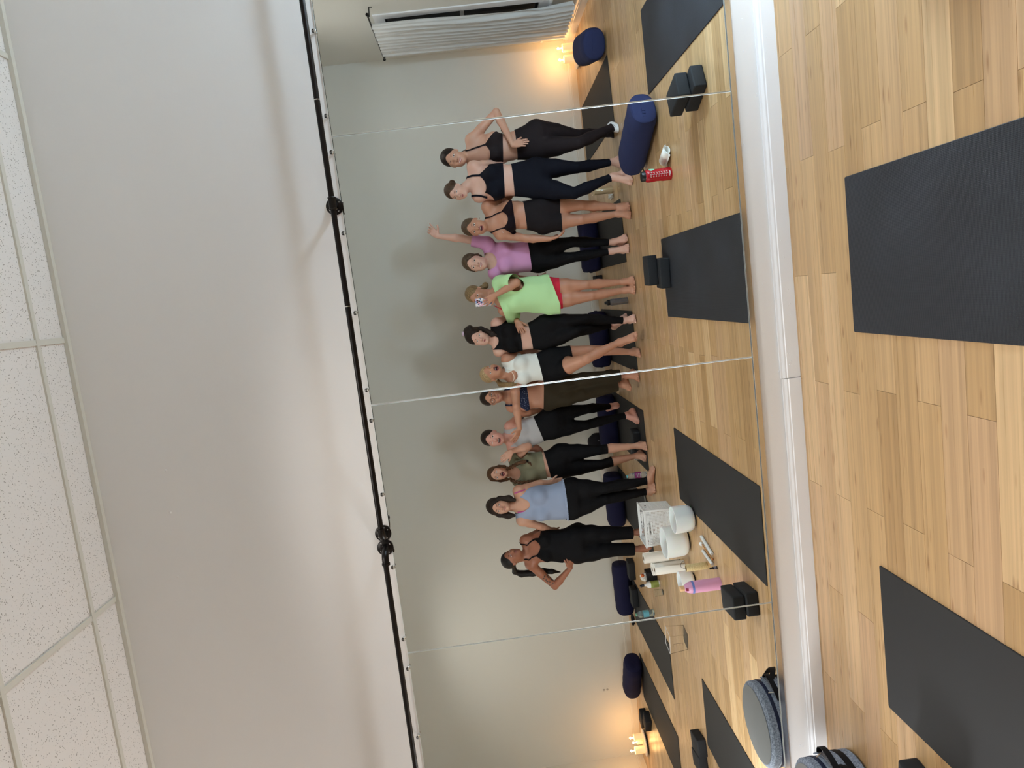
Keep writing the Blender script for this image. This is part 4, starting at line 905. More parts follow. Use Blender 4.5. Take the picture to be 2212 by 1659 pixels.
# 3 ---------------------------------------------------------------- biker shorts, arm hanging
P = Person('woman in plum black sports bra and charcoal biker shorts, arm hanging down', dict(
    head=dict(crown=f2(515, 1400), chin=f2(1040, 1392), yaw=-12, pitch=2, dY=0.05), neck=f2(1125, 1335), sa=f2(1290, 1520), sb=f2(1030, 985), eb=(1092, 428, -.14), wb=(1112, 415, -.2), ea=c2(960, 1275, -.02), wa=c2(1165, 1278, 0.02),
    handa=dict(tip=c2(1290, 1245), n=(1, 0.1, 0), side=1, curl=0.35, dY=0.02), chest=(*c2(800, 1085), 35), ub=(*c2(850, 1070), 31), waist=(*c2(940, 1075), 30), hips=(*c2(1120, 1068), 38), ha=(1175, 475), hb=(1175, 447),
    ka=c2(1440, 1110), na=c2(1765, 1058), ta=c2(1872, 1080), kb=c2(1440, 985), nb=c2(1775, 1000), tb=c2(1862, 1003), skin=sk_tan, brow=br_dark, face=dict(mouth='open', eyes='open'), leg=0.98))
PEOPLE[3] = P; H = P.H
capper(P, h_mouse); earring(P, 1)
P.top('sports_bra', k_plum, (c2(868, 1215), c2(825, 935)), (c2(795, 1100), 0.08, 0.050), straps=(0.075, 0.006), armin=0.035)
P.bottoms('biker_shorts', k_short, (c2(965, 1210), c2(925, 940)), dict(a=0.47, b=0.42))
bm = bmesh.new(); pm = P.on_body([f2(1357, 1478)], 0.0065)[0]
for k in range(5): a0, a1 = 0.5 + k * 0.7, 0.5 + (k + 1) * 0.7; tube(bm, [pm + V3(0.006 * math.cos(a0), -0.004 * abs(math.cos(a0)), 0.006 * math.sin(a0)), pm + V3(0.006 * math.cos(a1), -0.004 * abs(math.cos(a1)), 0.006 * math.sin(a1))], 0.0011, 5)
P.extra('logo_print', bm, mat('print_white', lin(220, 216, 216), 0.6), 'small white hook-shaped logo')

# 4 ---------------------------------------------------------------- pink tee, one arm waving overhead
P = Person('woman in a pink tee and black leggings waving one arm overhead', dict(
    head=dict(crown=f3(708, 775), chin=f3(1172, 838), yaw=-10, pitch=4, dY=0.05), neck=f3(1230, 770), sa=f3(1310, 985), sb=f3(1165, 455), eb=f3(725, 372), wb=f3(300, 330), ea=c3(915, 175, -.12), wa=c3(1020, 195, -.14),
    handb=dict(tip=f3(150, 205), n=(0.1, 1, 0.1), side=-1, curls=[0.05, 0.75, 0.85, 0.75], spread=0.22, thumb=1.0), handa=dict(tip=c3(1105, 145), n=(1, 0.2, 0), side=1, curl=0.1), chest=(*f3(1450, 720), 34), ub=(*f3(1640, 715), 32), waist=(*f3(1800, 700), 31), hips=(*c2(1075, 1428), 33), ha=(1165, 562), hb=(1165, 540),
    ka=c2(1360, 1440), na=c2(1705, 1385), ta=c2(1855, 1358), kb=c2(1360, 1305), nb=c2(1722, 1308), tb=c2(1838, 1255), skin=sk_fair, brow=br_light, face=dict(mouth='grin', eyes='open'), leg=0.97))
PEOPLE[4] = P; H = P.H
capper(P, h_mouse, [H.c((0.055, 0.050, 0.155), (0.074, -0.005, 0.095), 0.016, 0.014, 0.012, g='hair'), H.c((-0.055, 0.050, 0.155), (-0.073, -0.005, 0.105), 0.015, 0.012, 0.012, g='hair'), H.e((0.04, -0.10, 0.09), (0.03, 0.03, 0.035), 0.015, g='hair')], line=0.172); earring(P, 1)
P.tee('tee_shirt', pink, (f3(1955, 960), f3(1875, 430)), rn=0.083, frac=0.62, r0=0.058, r1=0.062, gw=0.004, gd=0.012, wr=0.0035)
P.bottoms('leggings', k_black, (f3(1930, 960), f3(1850, 430)), dict(a=1.90, b=1.87))

# 5 ---------------------------------------------------------------- the one taking the picture
P = Person('woman in an off-shoulder mint green tee and red shorts holding up a phone', dict(
    head=dict(crown=f4(128, 705), chin=f4(618, 772), yaw=-24, pitch=-2, dY=-0.02), neck=f4(735, 700), sa=f4(900, 1000), sb=f4(835, 480), eb=f4(1165, 465, 0.16), wb=f4(735, 715, 0.135), ea=(1112, 690, -.16), wa=(1117, 694, -.03),
    handb=dict(tip=f4(470, 900), n=(0.1, -1, 0.0), side=-1, curls=[0.05, 0.30, 0.42, 0.5], spread=0.16, thumb=0.6, dY=0.012, s=0.9), handa=dict(tip=(1126, 712), n=(0, -1, 0), side=-1, curl=0.15, dY=0.06), chest=(*f4(1080, 720), 32), ub=(*f4(1280, 715), 29), waist=(*f4(1480, 700), 28), hips=(*f4(1800, 700), 34), ha=(1187, 650), hb=(1187, 622),
    ka=c3(1525, 322), na=c3(1822, 270), ta=c3(1912, 268), kb=c3(1480, 222), nb=c3(1815, 197), tb=c3(1903, 180), skin=sk_tan, brow=br_light, face=dict(mouth='neutral', eyes='open'), leg=0.94))
PEOPLE[5] = P; H = P.H
capper(P, h_dblond, [H.e((0.02, -0.105, 0.075), (0.035, 0.035, 0.035), 0.02, g='hair'), H.e((0.055, -0.12, 0.040), (0.034, 0.040, 0.032), 0.015, g='hair')])
P.tee('tee_shirt', green, (f4(2045, 1010), f4(1800, 360)), rn=0.0, frac=0.85, r0=0.068, r1=0.080, gw=0.022, gd=0.035, neckcut=(f4(905, 1075), f4(690, 560)), wr=0.006, flare=0.10)
P.bottoms('shorts', red, (f4(1500, 1000), f4(1500, 400)), dict(a=0.30, b=0.28), iso=0.0068)
bm = bmesh.new(); sp_ = list(P.on_body([f4(715, 922), f4(750, 942), f4(800, 965), f4(850, 990), f4(900, 1012)], 0.004)); tube(bm, sp_, 0.0045, 6); P.extra('bra_strap', bm, red, 'coral red bra strap')

# 6 ---------------------------------------------------------------- black crop tank
P = Person('dark haired woman in a black crop tank and black leggings, pouting', dict(
    head=dict(crown=f5(150, 470), chin=f5(618, 622), yaw=-2, pitch=-6, dY=0.05), neck=f5(715, 590), sa=f5(800, 820), sb=f5(755, 270), eb=f5(1130, 110, -.14), wb=(1122, 668, -.18), ea=f5(1180, 830, -.10), wa=f5(1400, 800, -.14),
    chest=(*f5(1000, 555), 31), ub=(*f5(1220, 545), 28), waist=(*f5(1400, 520), 28), hips=(*c3(1130, 640), 36), ha=(1180, 733), hb=(1180, 702),
    ka=c3(1400, 635, -3.44), na=c3(1715, 570, -3.70), ta=c3(1850, 500, -3.62), footupa=(0.1, 0.5, 0.85), kb=c3(1480, 522), nb=c3(1815, 535), tb=c3(1912, 515), Y=-3.50, skin=sk_fair, brow=br_dark, face=dict(mouth='pout', eyes='open'), leg=0.97))
PEOPLE[6] = P; H = P.H
capper(P, h_dark, [H.e((0.02, -0.03, 0.232), (0.040, 0.042, 0.024), 0.02, g='hair'), H.e((0.06, -0.02, 0.205), (0.03, 0.05, 0.03), 0.02, g='hair')] + strand(H, [H.p(0.070, -0.02, 0.15), H.p(0.088, -0.02, 0.10), H.p(0.080, -0.01, 0.04), H.p(0.075, 0.03, -0.01), H.p(0.080, 0.045, -0.05)], [0.02, 0.022, 0.024, 0.026, 0.012], 0.015), grow=0.004)
bm = bmesh.new(); bmesh.ops.create_icosphere(bm, subdivisions=2, radius=1.0, matrix=Matrix.Translation(H.p(-0.010, -0.02, 0.248)) @ Matrix.Diagonal((0.024, 0.02, 0.017, 1))); P.extra('hair_clip', bm, mat('lilac_clip', lin(196, 170, 190), 0.3), 'lilac claw clip')
P.top('crop_tank', k_black2, (f5(1275, 770), f5(1205, 290)), (f5(803, 600), 0.075, 0.085), armin=0.048, scoop=2.4)
P.bottoms('leggings', k_black2, (f5(1485, 770), f5(1380, 250)), dict(a=1.90, b=1.94))

# 7 ---------------------------------------------------------------- white tank, one leg swung up
P = Person('blonde woman in a white crop tank shouting, bare leg and arm stretched out', dict(
    head=dict(crown=f6(132, 240), chin=f6(612, 192), yaw=30, pitch=8, dY=0.05), neck=f6(745, 300), sa=f6(845, 460), sb=f5(960, 985), eb=f5(1180, 890, -.10), wb=f5(1330, 820, -.18), ea=f6(880, 900, 0.16), wa=f6(940, 1340, 0.24),
    handa=dict(tip=f6(850, 1570), n=(0.1, -0.6, 0.7), side=1, curl=0.2, spread=0.2, dY=0.02), chest=(*f5(1230, 1200), 31), ub=(*f5(1400, 1150), 29), waist=(*f5(1560, 1130), 28), hips=(*c3(1185, 920), 35), ha=(1195, 796), hb=(1195, 772),
    ka=c3(1490, 870, -3.18), na=c3(1775, 722, -3.22), ta=c3(1885, 668, -3.08), footupa=(0.1, 0.55, 0.8), kb=c3(1525, 792), nb=c3(1885, 812), tb=c3(1953, 822), Y=-3.46, skin=sk_tan, brow=br_light, face=dict(mouth='shout', eyes='wide'), leg=1.0))
PEOPLE[7] = P; H = P.H
capper(P, h_blond, [H.e((-0.02, -0.105, 0.09), (0.03, 0.03, 0.03), 0.02, g='hair')]); earring(P, -1)
P.hair(h_dblond, strand(H, [H.p(-0.03, -0.115, 0.08), at(*f6(560, 460), P.Y - 0.02), at(*f6(700, 480), P.Y + 0.06), at(*f6(800, 470), P.Y + 0.10), at(*f6(880, 455), P.Y + 0.11)], [0.018, 0.024, 0.028, 0.024, 0.008]), name='ponytail')
P.top('crop_tank', white_knit, (f5(1680, 1370), f5(1550, 870)), (f5(1180, 1290), 0.095, 0.115), armin=0.048, scoop=2.6)
P.bottoms('biker_shorts', k_black, (f5(1640, 1380), f5(1500, 860)), dict(a=0.44, b=0.48))
bm = bmesh.new(); tube(bm, [P.J['neck'] + V3(0.062 * math.cos(t), 0.035 + 0.062 * math.sin(t), 0.012 - 0.050 * max(math.sin(t), -0.2)) for t in np.linspace(-0.3, math.pi + 0.3, 16)], 0.0032, 6); P.extra('necklace', bm, mat('pearl_cord', lin(230, 214, 196), 0.35), 'pale cord necklace')

# 8 ---------------------------------------------------------------- glasses
P = Person('woman with round glasses in a speckled navy bra top and olive trousers', dict(
    head=dict(crown=f6(150, 752), chin=f6(622, 695), yaw=6, pitch=0, dY=0.05), neck=f6(735, 695), sa=f6(775, 905), sb=f6(790, 500), ea=(1133, 893, -.10), wa=(1166, 886, -.14), eb=(1145, 826, -.12), wb=(1172, 822, -.16),
    chest=(*f6(1000, 725), 28), ub=(*f6(1110, 705), 27), waist=(*f6(1300, 680), 27), hips=(*c3(1160, 1175), 32), ha=(1185, 862), hb=(1185, 838),
    ka=c3(1450, 1175), na=c3(1790, 1090, -3.66), ta=c3(1945, 1125), kb=c3(1450, 1055), nb=c3(1835, 1012), tb=c3(1945, 1042), skin=sk_tan, brow=br_dark, Y=-3.62, face=dict(mouth='smile', eyes='open', gap=0.0), leg=0.98))
PEOPLE[8] = P; H = P.H
capper(P, h_dark, [H.e((0, -0.11, 0.12), (0.03, 0.03, 0.03), 0.02, g='hair')])
P.top('bra_top', navy_dot, (f6(1130, 880), f6(1080, 520)), (f6(935, 740), 0.08, 0.045), straps=(0.085, 0.009), armin=0.035)
P.trousers('trousers', olive_p, (f6(1410, 900), f6(1410, 470)), dict(a=1.88, b=1.84), r=(0.100, 0.086, 0.072, 0.060))
bm = bmesh.new()
for sd in (-1, 1):
    ring = [H.p(sd * 0.033 + 0.0235 * math.cos(t), 0.112 - abs(0.012 * math.cos(t)) - 0.004, 0.104 + 0.0225 * math.sin(t)) for t in np.linspace(0, 2 * math.pi, 21)]; tube(bm, ring, 0.0019, 5, False)
    tube(bm, [H.p(sd * 0.056, 0.095, 0.108), H.p(sd * 0.076, 0.04, 0.112), H.p(sd * 0.080, -0.005, 0.112)], 0.0019, 5)
tube(bm, [H.p(-0.010, 0.111, 0.110), H.p(0, 0.114, 0.113), H.p(0.010, 0.111, 0.110)], 0.0018, 5)
P.extra('glasses', bm, mat('glasses_frame', lin(52, 40, 40), 0.3), 'round dark-rimmed glasses')
bm = bmesh.new(); tube(bm, [P.J['neck'] + V3(0.070 * math.cos(t), 0.03 + 0.078 * math.sin(t), 0.005 - 0.085 * max(math.sin(t), -0.2)) for t in np.linspace(-0.3, math.pi + 0.3, 16)], 0.0014, 5); P.extra('necklace', bm, steel_small, 'fine silver chain')

# 9 ---------------------------------------------------------------- grey tank, laughing
P = Person('dark haired woman in a grey tank top laughing, bare foot on a mat', dict(
    head=dict(crown=f7(162, 425), chin=f7(648, 462), yaw=2, pitch=4, dY=0.05), neck=f7(740, 445), sa=f7(790, 610), sb=f7(745, 200), eb=(1133, 889, -.12), wb=(1160, 872, -.18), ea=(1158, 968, -.08), wa=(1178, 985, -.12),
    chest=(*f7(960, 370), 30), ub=(*f7(1110, 310), 29), waist=(*f7(1280, 260), 29), hips=(*c3(1180, 1425), 34), ha=(1195, 922), hb=(1195, 900),
    ka=c3(1480, 1450), na=c3(1835, 1362), ta=c3(1945, 1440), kb=c3(1470, 1312, -3.80), nb=c3(1700, 1285, -4.10), tb=(1338, 878), Y=-3.68, skin=sk_rosy, brow=br_dark, face=dict(mouth='open', eyes='open'), leg=0.97))
PEOPLE[9] = P; H = P.H
capper(P, h_dark, [H.e((0.0, -0.11, 0.12), (0.03, 0.03, 0.03), 0.02, g='hair')])
P.top('tank_top', grey_k, (f7(1400, 420), f7(1200, -40)), (f7(900, 440), 0.090, 0.105), armin=0.048, scoop=2.5)
P.bottoms('leggings', k_black, (f7(1395, 430), f7(1190, -60)), dict(a=1.94, b=1.9))

# 10 --------------------------------------------------------------- braids
P = Person('woman with two braids in an olive crop tee, mouth wide open, hand raised', dict(
    head=dict(crown=f7(280, 1170), chin=f7(712, 1112), yaw=6, pitch=6, dY=0.06), neck=f7(845, 1110), sa=f7(915, 1265), sb=f7(850, 850), eb=f7(1115, 590, 0.10), wb=f7(790, 690, 0.16), ea=(1160, 1050, -.10), wa=(1185, 1052, -.14),
    handb=dict(tip=f7(505, 930), n=(-0.5, -0.6, 0.3), side=-1, curl=0.05, spread=0.05, thumb=0.45, dY=0.0), chest=(*f7(1120, 1010), 30), ub=(*f7(1290, 985), 28), waist=(*f7(1490, 950), 28), hips=(*c4(1030, 470), 35), ha=(1212, 1010), hb=(1212, 983),
    ka=c4(1370, 500), na=c4(1690, 420), ta=c4(1765, 452), kb=c4(1350, 372), nb=c4(1690, 335), tb=c4(1768, 342), skin=sk_mid, brow=br_dark, face=dict(mouth='shout', eyes='wide'), leg=0.97))
PEOPLE[10] = P; H = P.H
capper(P, h_chest, [H.c((0.050, 0.030, 0.180), (0.074, 0.005, 0.085), 0.020, 0.018, 0.015, g='hair'), H.c((-0.050, 0.030, 0.180), (-0.076, 0.005, 0.085), 0.022, 0.022, 0.015, g='hair'), H.c((0.074, 0.005, 0.085), (0.066, 0.01, 0.02), 0.018, 0.018, 0.012, g='hair'), H.c((-0.076, 0.005, 0.085), (-0.074, 0.01, 0.02), 0.024, 0.022, 0.012, g='hair')], line=0.174)
for nm_, pts in (('b', [f7(690, 1040, 0.05), f7(790, 1000, 0.10), f7(900, 935, 0.125), f7(1000, 905, 0.125), f7(1085, 890, 0.12)]), ('a', [f7(720, 1230, 0.04), f7(850, 1300, 0.09), f7(1000, 1310, 0.12), f7(1150, 1300, 0.13), f7(1290, 1290, 0.12), f7(1380, 1310, 0.11)])):
    W3 = [at(x, y, P.Y + d) for x, y, d in pts]; br = []
    for i in range(len(W3) - 1):
        n_ = 4
        for j in range(n_):
            t = (j + 0.5) / n_; c = W3[i] + (W3[i + 1] - W3[i]) * t; sgn = 1 if (i * n_ + j) % 2 else -1; d = nrm(W3[i + 1] - W3[i]); l = nrm(np.cross(d, V3(0, 1, 0)))
            br.append(cone(c - d * 0.010 + l * sgn * 0.009, c + d * 0.010 - l * sgn * 0.004, 0.0125, 0.0115, 0.004, 'hair'))
    if nm_ == 'b': e0 = W3[-1]; br += [cone(e0, at(*f7(1150, 930), P.Y + 0.125), 0.006, 0.013, 0.004), cone(at(*f7(1150, 930), P.Y + 0.125), at(*f7(1185, 985), P.Y + .125), 0.013, 0.003, 0.004)]
    P.hair(h_chest, br, 0.0042, name='braid')
bm = bmesh.new(); e0 = at(*f7(1095, 885), P.Y + 0.122); tube(bm, [e0 + V3(0.006, 0, 0.009), e0 + V3(-0.006, 0, -0.009)], 0.012, 10); P.extra('hair_tie', bm, k_black, 'black hair tie')
P.tee('crop_tee', olive_t, (f7(1480, 1200), f7(1385, 720)), rn=0.080, frac=0.40, r0=0.058, r1=0.062, gw=0.006, gd=0.012, wr=0.0025)
P.bottoms('capri_leggings', k_black, (f7(1560, 1190), f7(1420, 690)), dict(a=1.30, b=1.22))

# 11 --------------------------------------------------------------- slate tank
P = Person('woman with loose dark brown hair in a slate blue ruffle-hem tank', dict(
    head=dict(crown=f8(140, 362), chin=f8(480, 372), yaw=6, pitch=0, dY=0.05), neck=f8(600, 365), sa=f8(640, 560), sb=f8(590, 140), eb=(1160, 1046, -.10), wb=(1188, 1042, -.14), ea=f8(900, 640, -.05), wa=f8(1060, 690, -.14),
    chest=(*f8(880, 310), 36), ub=(*f8(1030, 300), 35), waist=(*f8(1150, 290), 36), hips=(*c4(1110, 800), 42), ha=(1236, 1092), hb=(1236, 1064),
    ka=c4(1405, 800), na=c4(1775, 735), ta=c4(1842, 700), kb=c4(1405, 705), nb=c4(1785, 640, -3.36), tb=(1411, 1006, -3.28), footupb=(0, 0.05, 1), skin=sk_mid, brow=br_dark, Y=-3.40, face=dict(mouth='smile', eyes='open', gap=0.0), leg=1.10, bust=1.1))
PEOPLE[11] = P; H = P.H
capper(P, h_dark, [H.c((s_ * 0.045, 0.045, 0.185), (s_ * 0.078, 0.01, 0.10), 0.020, 0.026, 0.02, g='hair') for s_ in (-1, 1)] + [H.c((s_ * 0.078, 0.01, 0.10), (s_ * 0.085, 0.02, 0.01), 0.028, 0.032, 0.02, g='hair') for s_ in (-1, 1)] + [H.c((s_ * 0.085, 0.02, 0.01), (s_ * 0.078, 0.045, -0.045), 0.032, 0.018, 0.02, g='hair') for s_ in (-1, 1)] + [H.e((0, -0.07, 0.06), (0.08, 0.06, 0.09), 0.03, g='hair')], line=0.172, grow=0.006)
P.tee('tank_top', blue_k, (f8(1290, 560), f8(1228, 20)), rn=0.0, frac=0, armr=0.060, gw=0.004, gd=0.010, scoop=(f8(760, 330), 0.085, 0.115), wr=0.0022, flare=0.04)
P.bottoms('leggings', k_black, (f8(1180, 560), f8(1150, 20)), dict(a=1.95, b=1.95))
bm = bmesh.new()
for A_, B_, C_ in ((f8(545, 195), f8(610, 165), f8(700, 145)), (f8(590, 470), f8(650, 460), f8(700, 440))): tube(bm, list(P.on_body([A_, ((A_[0] + B_[0]) / 2, (A_[1] + B_[1]) / 2), B_, ((C_[0] + B_[0]) / 2, (C_[1] + B_[1]) / 2), C_], 0.005)), 0.0055, 6); P.extra('bra_strap', bm, pinkstrap, 'magenta bra strap'); bm = bmesh.new()
bm.free()
bm = bmesh.new(); hz = hline(f8(1290, 560), f8(1228, 20), P.Y); T = resample(P.stations); ringp = []
for t in np.linspace(0, 2 * math.pi, 97):
    zz = hz(P.chest[0]); w = max(np.interp(zz, T[0], T[3]), P.cw * 0.96) + 0.017; d = max(np.interp(zz, T[0], T[4]), P.cw * 0.6) + 0.018; x = np.interp(zz, T[0], T[1]) + w * math.copysign(abs(math.cos(t)) ** 0.87, math.cos(t)); y = np.interp(zz, T[0], T[2]) + d * math.copysign(abs(math.sin(t)) ** 0.87, math.sin(t)); ringp.append((x, y, hz(x), t))
rows = [[bm.verts.new((x + math.cos(t) * (0.003 * k + 0.004 * k * math.sin(t * 38)), y + math.sin(t) * (0.003 * k + 0.004 * k * math.sin(t * 38)), z + 0.006 - 0.009 * k)) for x, y, z, t in ringp[:-1]] for k in range(3)]
for A_, B_ in zip(rows, rows[1:]):
    for k in range(96): bm.faces.new((A_[k], A_[(k + 1) % 96], B_[(k + 1) % 96], B_[k]))
P.extra('ruffle_hem', bm, blue_k)

# 12 --------------------------------------------------------------- black jumpsuit
P = Person('tattooed woman with a long black ponytail in a black jumpsuit, hand on hip', dict(
    head=dict(crown=f8(338, 1140), chin=f8(645, 1010), yaw=56, pitch=-4, dY=0.05), neck=f8(745, 1050), sa=f8(765, 1185), sb=f8(690, 850), ea=f8(1120, 1500, -.06), wa=f8(1340, 1240, 0.06), eb=(1166, 1148, -.12), wb=(1190, 1150, -.16),
    handa=dict(tip=f8(1275, 1000), n=(-0.3, -0.7, 0.25), side=1, curl=0.12, spread=0.26, thumb=0.9, dY=0.04), chest=(*f8(940, 925), 33), ub=(*f8(1060, 920), 32), waist=(*f8(1180, 930), 33), hips=(*c4(1160, 1195), 39), ha=(1247, 1188), hb=(1247, 1162),
    ka=c4(1420, 1248), na=c4(1720, 1235, -3.44), ta=c4(1895, 1185), kb=c4(1420, 1105), nb=c4(1690, 1092, -3.50), tb=(1405, 1146), skin=sk_deep, brow=br_dark, Y=-3.47, face=dict(mouth='smile', eyes='open', gap=0.0), leg=1.0, lip=mat('lips_deep', lin(140, 74, 66), 0.4)))
PEOPLE[12] = P; H = P.H
capper(P, h_black, [H.e((-0.03, -0.10, 0.13), (0.022, 0.022, 0.022), 0.012, g='hair')]); earring(P, -1)
P.hair(h_black, strand(H, [H.p(-0.01, -0.110, 0.125), at(*f8(545, 1295), P.Y - 0.10), at(*f8(640, 1325), P.Y - 0.14), at(*f8(800, 1310), P.Y - 0.15), at(*f8(960, 1290), P.Y - 0.15), at(*f8(1080, 1290), P.Y - 0.15), at(*f8(1200, 1300), P.Y - 0.15)], [0.022, 0.026, 0.033, 0.036, 0.033, 0.024, 0.005], 0.015), name='ponytail')
P.top('jumpsuit_top', k_black, (f8(1230, 1150), f8(1230, 700)), (f8(905, 925), 0.08, 0.055), straps=(0.082, 0.0075), armin=0.035)
P.trousers('jumpsuit_legs', k_black, (f8(1225, 1150), f8(1225, 700)), dict(a=1.78, b=1.80), r=(0.098, 0.086, 0.070, 0.062), gw=0.004, wr=0.002)
tat = mat('tattoo_ink', lin(58, 52, 50), 0.55)
for (nm_, A_, B_, rr) in (('a', P.J['sa'], P.J['ea'], 0.0445), ('b', P.J['sb'] + V3(0, 0, 0.02), P.J['sb'] + (P.J['eb'] - P.J['sb']) * 0.5, 0.05)):
    bm = bmesh.new(); rs = random.Random(5); ax = nrm(B_ - A_); s1 = nrm(V3(0, 1, 0) - ax * ax[1]); s2 = np.cross(ax, s1); PT, DV = [], []
    for k in range(26 if nm_ == 'a' else 14):
        t = rs.uniform(0.50, 0.86) if nm_ == 'a' else rs.uniform(0, 0.5); an = rs.uniform(-0.9, 1.5); c = A_ + (B_ - A_) * t
        for q in range(8):
            aa = q / 8 * 2 * math.pi; R_ = rs.uniform(0.004, 0.011); an2 = an + R_ * math.cos(aa) / 0.04; dv = s1 * math.cos(an2) + s2 * math.sin(an2); PT.append(c + ax * R_ * math.sin(aa) + dv * 0.075); DV.append(dv)
    PT, DV = np.array(PT), np.array(DV); d_ = np.zeros(len(PT))
    for _ in range(12): d_ += at_points(P.P_arm, PT - DV * d_[:, None]) * 0.9
    PT = PT - DV * (d_ - 0.0008)[:, None]
    for k in range(0, len(PT), 8): bm.faces.new([bm.verts.new(p) for p in PT[k:k + 8]])
    P.extra('tattoo', bm, tat, 'dark arm tattoo' if nm_ == 'a' else 'dark shoulder tattoo')

# ---------------------------------------------------------------- the phone that takes the picture
case_m = mat('floral_case', lin(226, 214, 222), 0.25); N, L, b = nodes(case_m); tc = add(N, 'ShaderNodeTexCoord'); vo = add(N, 'ShaderNodeTexVoronoi'); vo.inputs['Scale'].default_value = 70; L.new(tc.outputs['Object'], vo.inputs['Vector']); sp_ = add(N, 'ShaderNodeSeparateColor'); L.new(vo.outputs['Color'], sp_.inputs[0]); cr = add(N, 'ShaderNodeValToRGB'); cr.color_ramp.interpolation = 'CONSTANT'
for q, c in ((0.0, lin(236, 226, 230)), (0.45, lin(232, 168, 186)), (0.65, lin(120, 150, 196)), (0.82, lin(240, 236, 236)), (0.93, lin(60, 78, 112))):
    e = cr.color_ramp.elements[0] if q == 0 else cr.color_ramp.elements.new(q); e.position = q; e.color = c
L.new(sp_.outputs[0], cr.inputs[0]); L.new(cr.outputs[0], b.inputs['Base Color'])
blackgl = mat('lens_glass', lin(10, 10, 14), 0.08); dark_pl = mat('black_plastic', lin(24, 24, 26), 0.35)
ph = empty('phone', (0, -3.330, 1.362)); tag(ph, 'phone in a pink and blue floral case held up by the woman in green', 'phone')
box_obj('body', (-0.054, -0.004, 0), (0.019, 0.003, 0.150), dark_pl, ph, bevel=0.003, segs=3, smooth=True)
box_obj('case', (-0.055, -0.001, -0.001), (0.020, 0.0042, 0.151), case_m, ph, bevel=0.002, segs=2, smooth=True)
for x, z in ((0.004, 0.138), (-0.012, 0.138), (-0.004, 0.122)):
    lathe_obj('lens', [(0.0075, 0), (0.0075, 0.0014), (0.006, 0.0018), (0, 0.0016)], blackgl, ph, 20, Matrix.Translation((x, 0.004, z - 0.006)) @ Matrix.Rotation(-math.pi / 2, 4, 'X'))
lathe_obj('flash', [(0.0028, 0), (0.0028, 0.0008), (0, 0.001)], mat('flash_cream', lin(238, 230, 205), 0.3), ph, 12, Matrix.Translation((-0.018, 0.004, 0.120)) @ Matrix.Rotation(-math.pi / 2, 4, 'X'))

# swoosh on the white sock
P = PEOPLE[1]; d4 = lambda x, y: (1220 + x / 8.508, 240 + y / 8.508)
top_ = [(926, 170), (942, 186), (960, 206), (972, 224), (975, 238), (970, 248)]; bot_ = [(926, 172), (938, 190), (953, 211), (962, 228), (964, 238), (958, 243)]
def on_leg(pts, prims, Y, off):
    A = np.array([at(*d4(*p), Y + 0.16) for p in pts]); t = np.zeros(len(A))
    for _ in range(24): t += np.clip(at_points(prims, A + V3(0, -1, 0) * t[:, None]) * 0.9, -0.02, 0.03)
    return A + V3(0, -1, 0) * (np.clip(t, 0, 0.3) - off)[:, None]
leg_p = PEOPLE[1].P_leg['a']; TA = on_leg(top_, leg_p, P.J['na'][1], 0.0062); TB = on_leg(bot_, leg_p, P.J['na'][1], 0.0062)
bm = bmesh.new(); A_ = [bm.verts.new(p) for p in TA]; B_ = [bm.verts.new(p) for p in TB]
for k in range(len(A_) - 1): bm.faces.new((A_[k], A_[k + 1], B_[k + 1], B_[k]))
bmesh.ops.translate(bm, verts=bm.verts, vec=-Vector(P.base)); so = bm_obj('swoosh_logo', bm, dark_pl, None); so.parent = sk; so['label'] = 'black swoosh on the sock'
sk_loc = None

# ---------------------------------------------------------------- yoga mats
mat_rib = mat('mat_ribbed', lin(30, 33, 40), 0.62); N, L, b = nodes(mat_rib); gm = add(N, 'ShaderNodeNewGeometry')
wv = []
for ax_, sc in (('X', 62), ('Y', 62)):
    w_ = add(N, 'ShaderNodeTexWave', bands_direction=ax_); w_.inputs['Scale'].default_value = sc; L.new(gm.outputs['Position'], w_.inputs['Vector']); wv.append(w_)
mu = add(N, 'ShaderNodeMath', operation='ADD'); L.new(wv[0].outputs[1], mu.inputs[0]); L.new(wv[1].outputs[1], mu.inputs[1])
bp = add(N, 'ShaderNodeBump'); bp.inputs['Strength'].default_value = 0.55; bp.inputs['Distance'].default_value = 0.0012; L.new(mu.outputs[0], bp.inputs['Height']); L.new(bp.outputs[0], b.inputs['Normal'])
ns = add(N, 'ShaderNodeTexNoise'); ns.inputs['Scale'].default_value = 2.2; ns.inputs['Detail'].default_value = 6; L.new(gm.outputs['Position'], ns.inputs['Vector']); cr = add(N, 'ShaderNodeValToRGB'); cr.color_ramp.elements[0].color = lin(24, 27, 34); cr.color_ramp.elements[1].color = lin(40, 44, 52); cr.color_ramp.elements[0].position = 0.4; cr.color_ramp.elements[1].position = 0.75; L.new(ns.outputs[0], cr.inputs[0]); L.new(cr.outputs[0], b.inputs['Base Color'])
mat_flat = mat('mat_smooth', lin(29, 28, 28), 0.7); bumpy(mat_flat, 500, 0.3, 0.0006, 2)
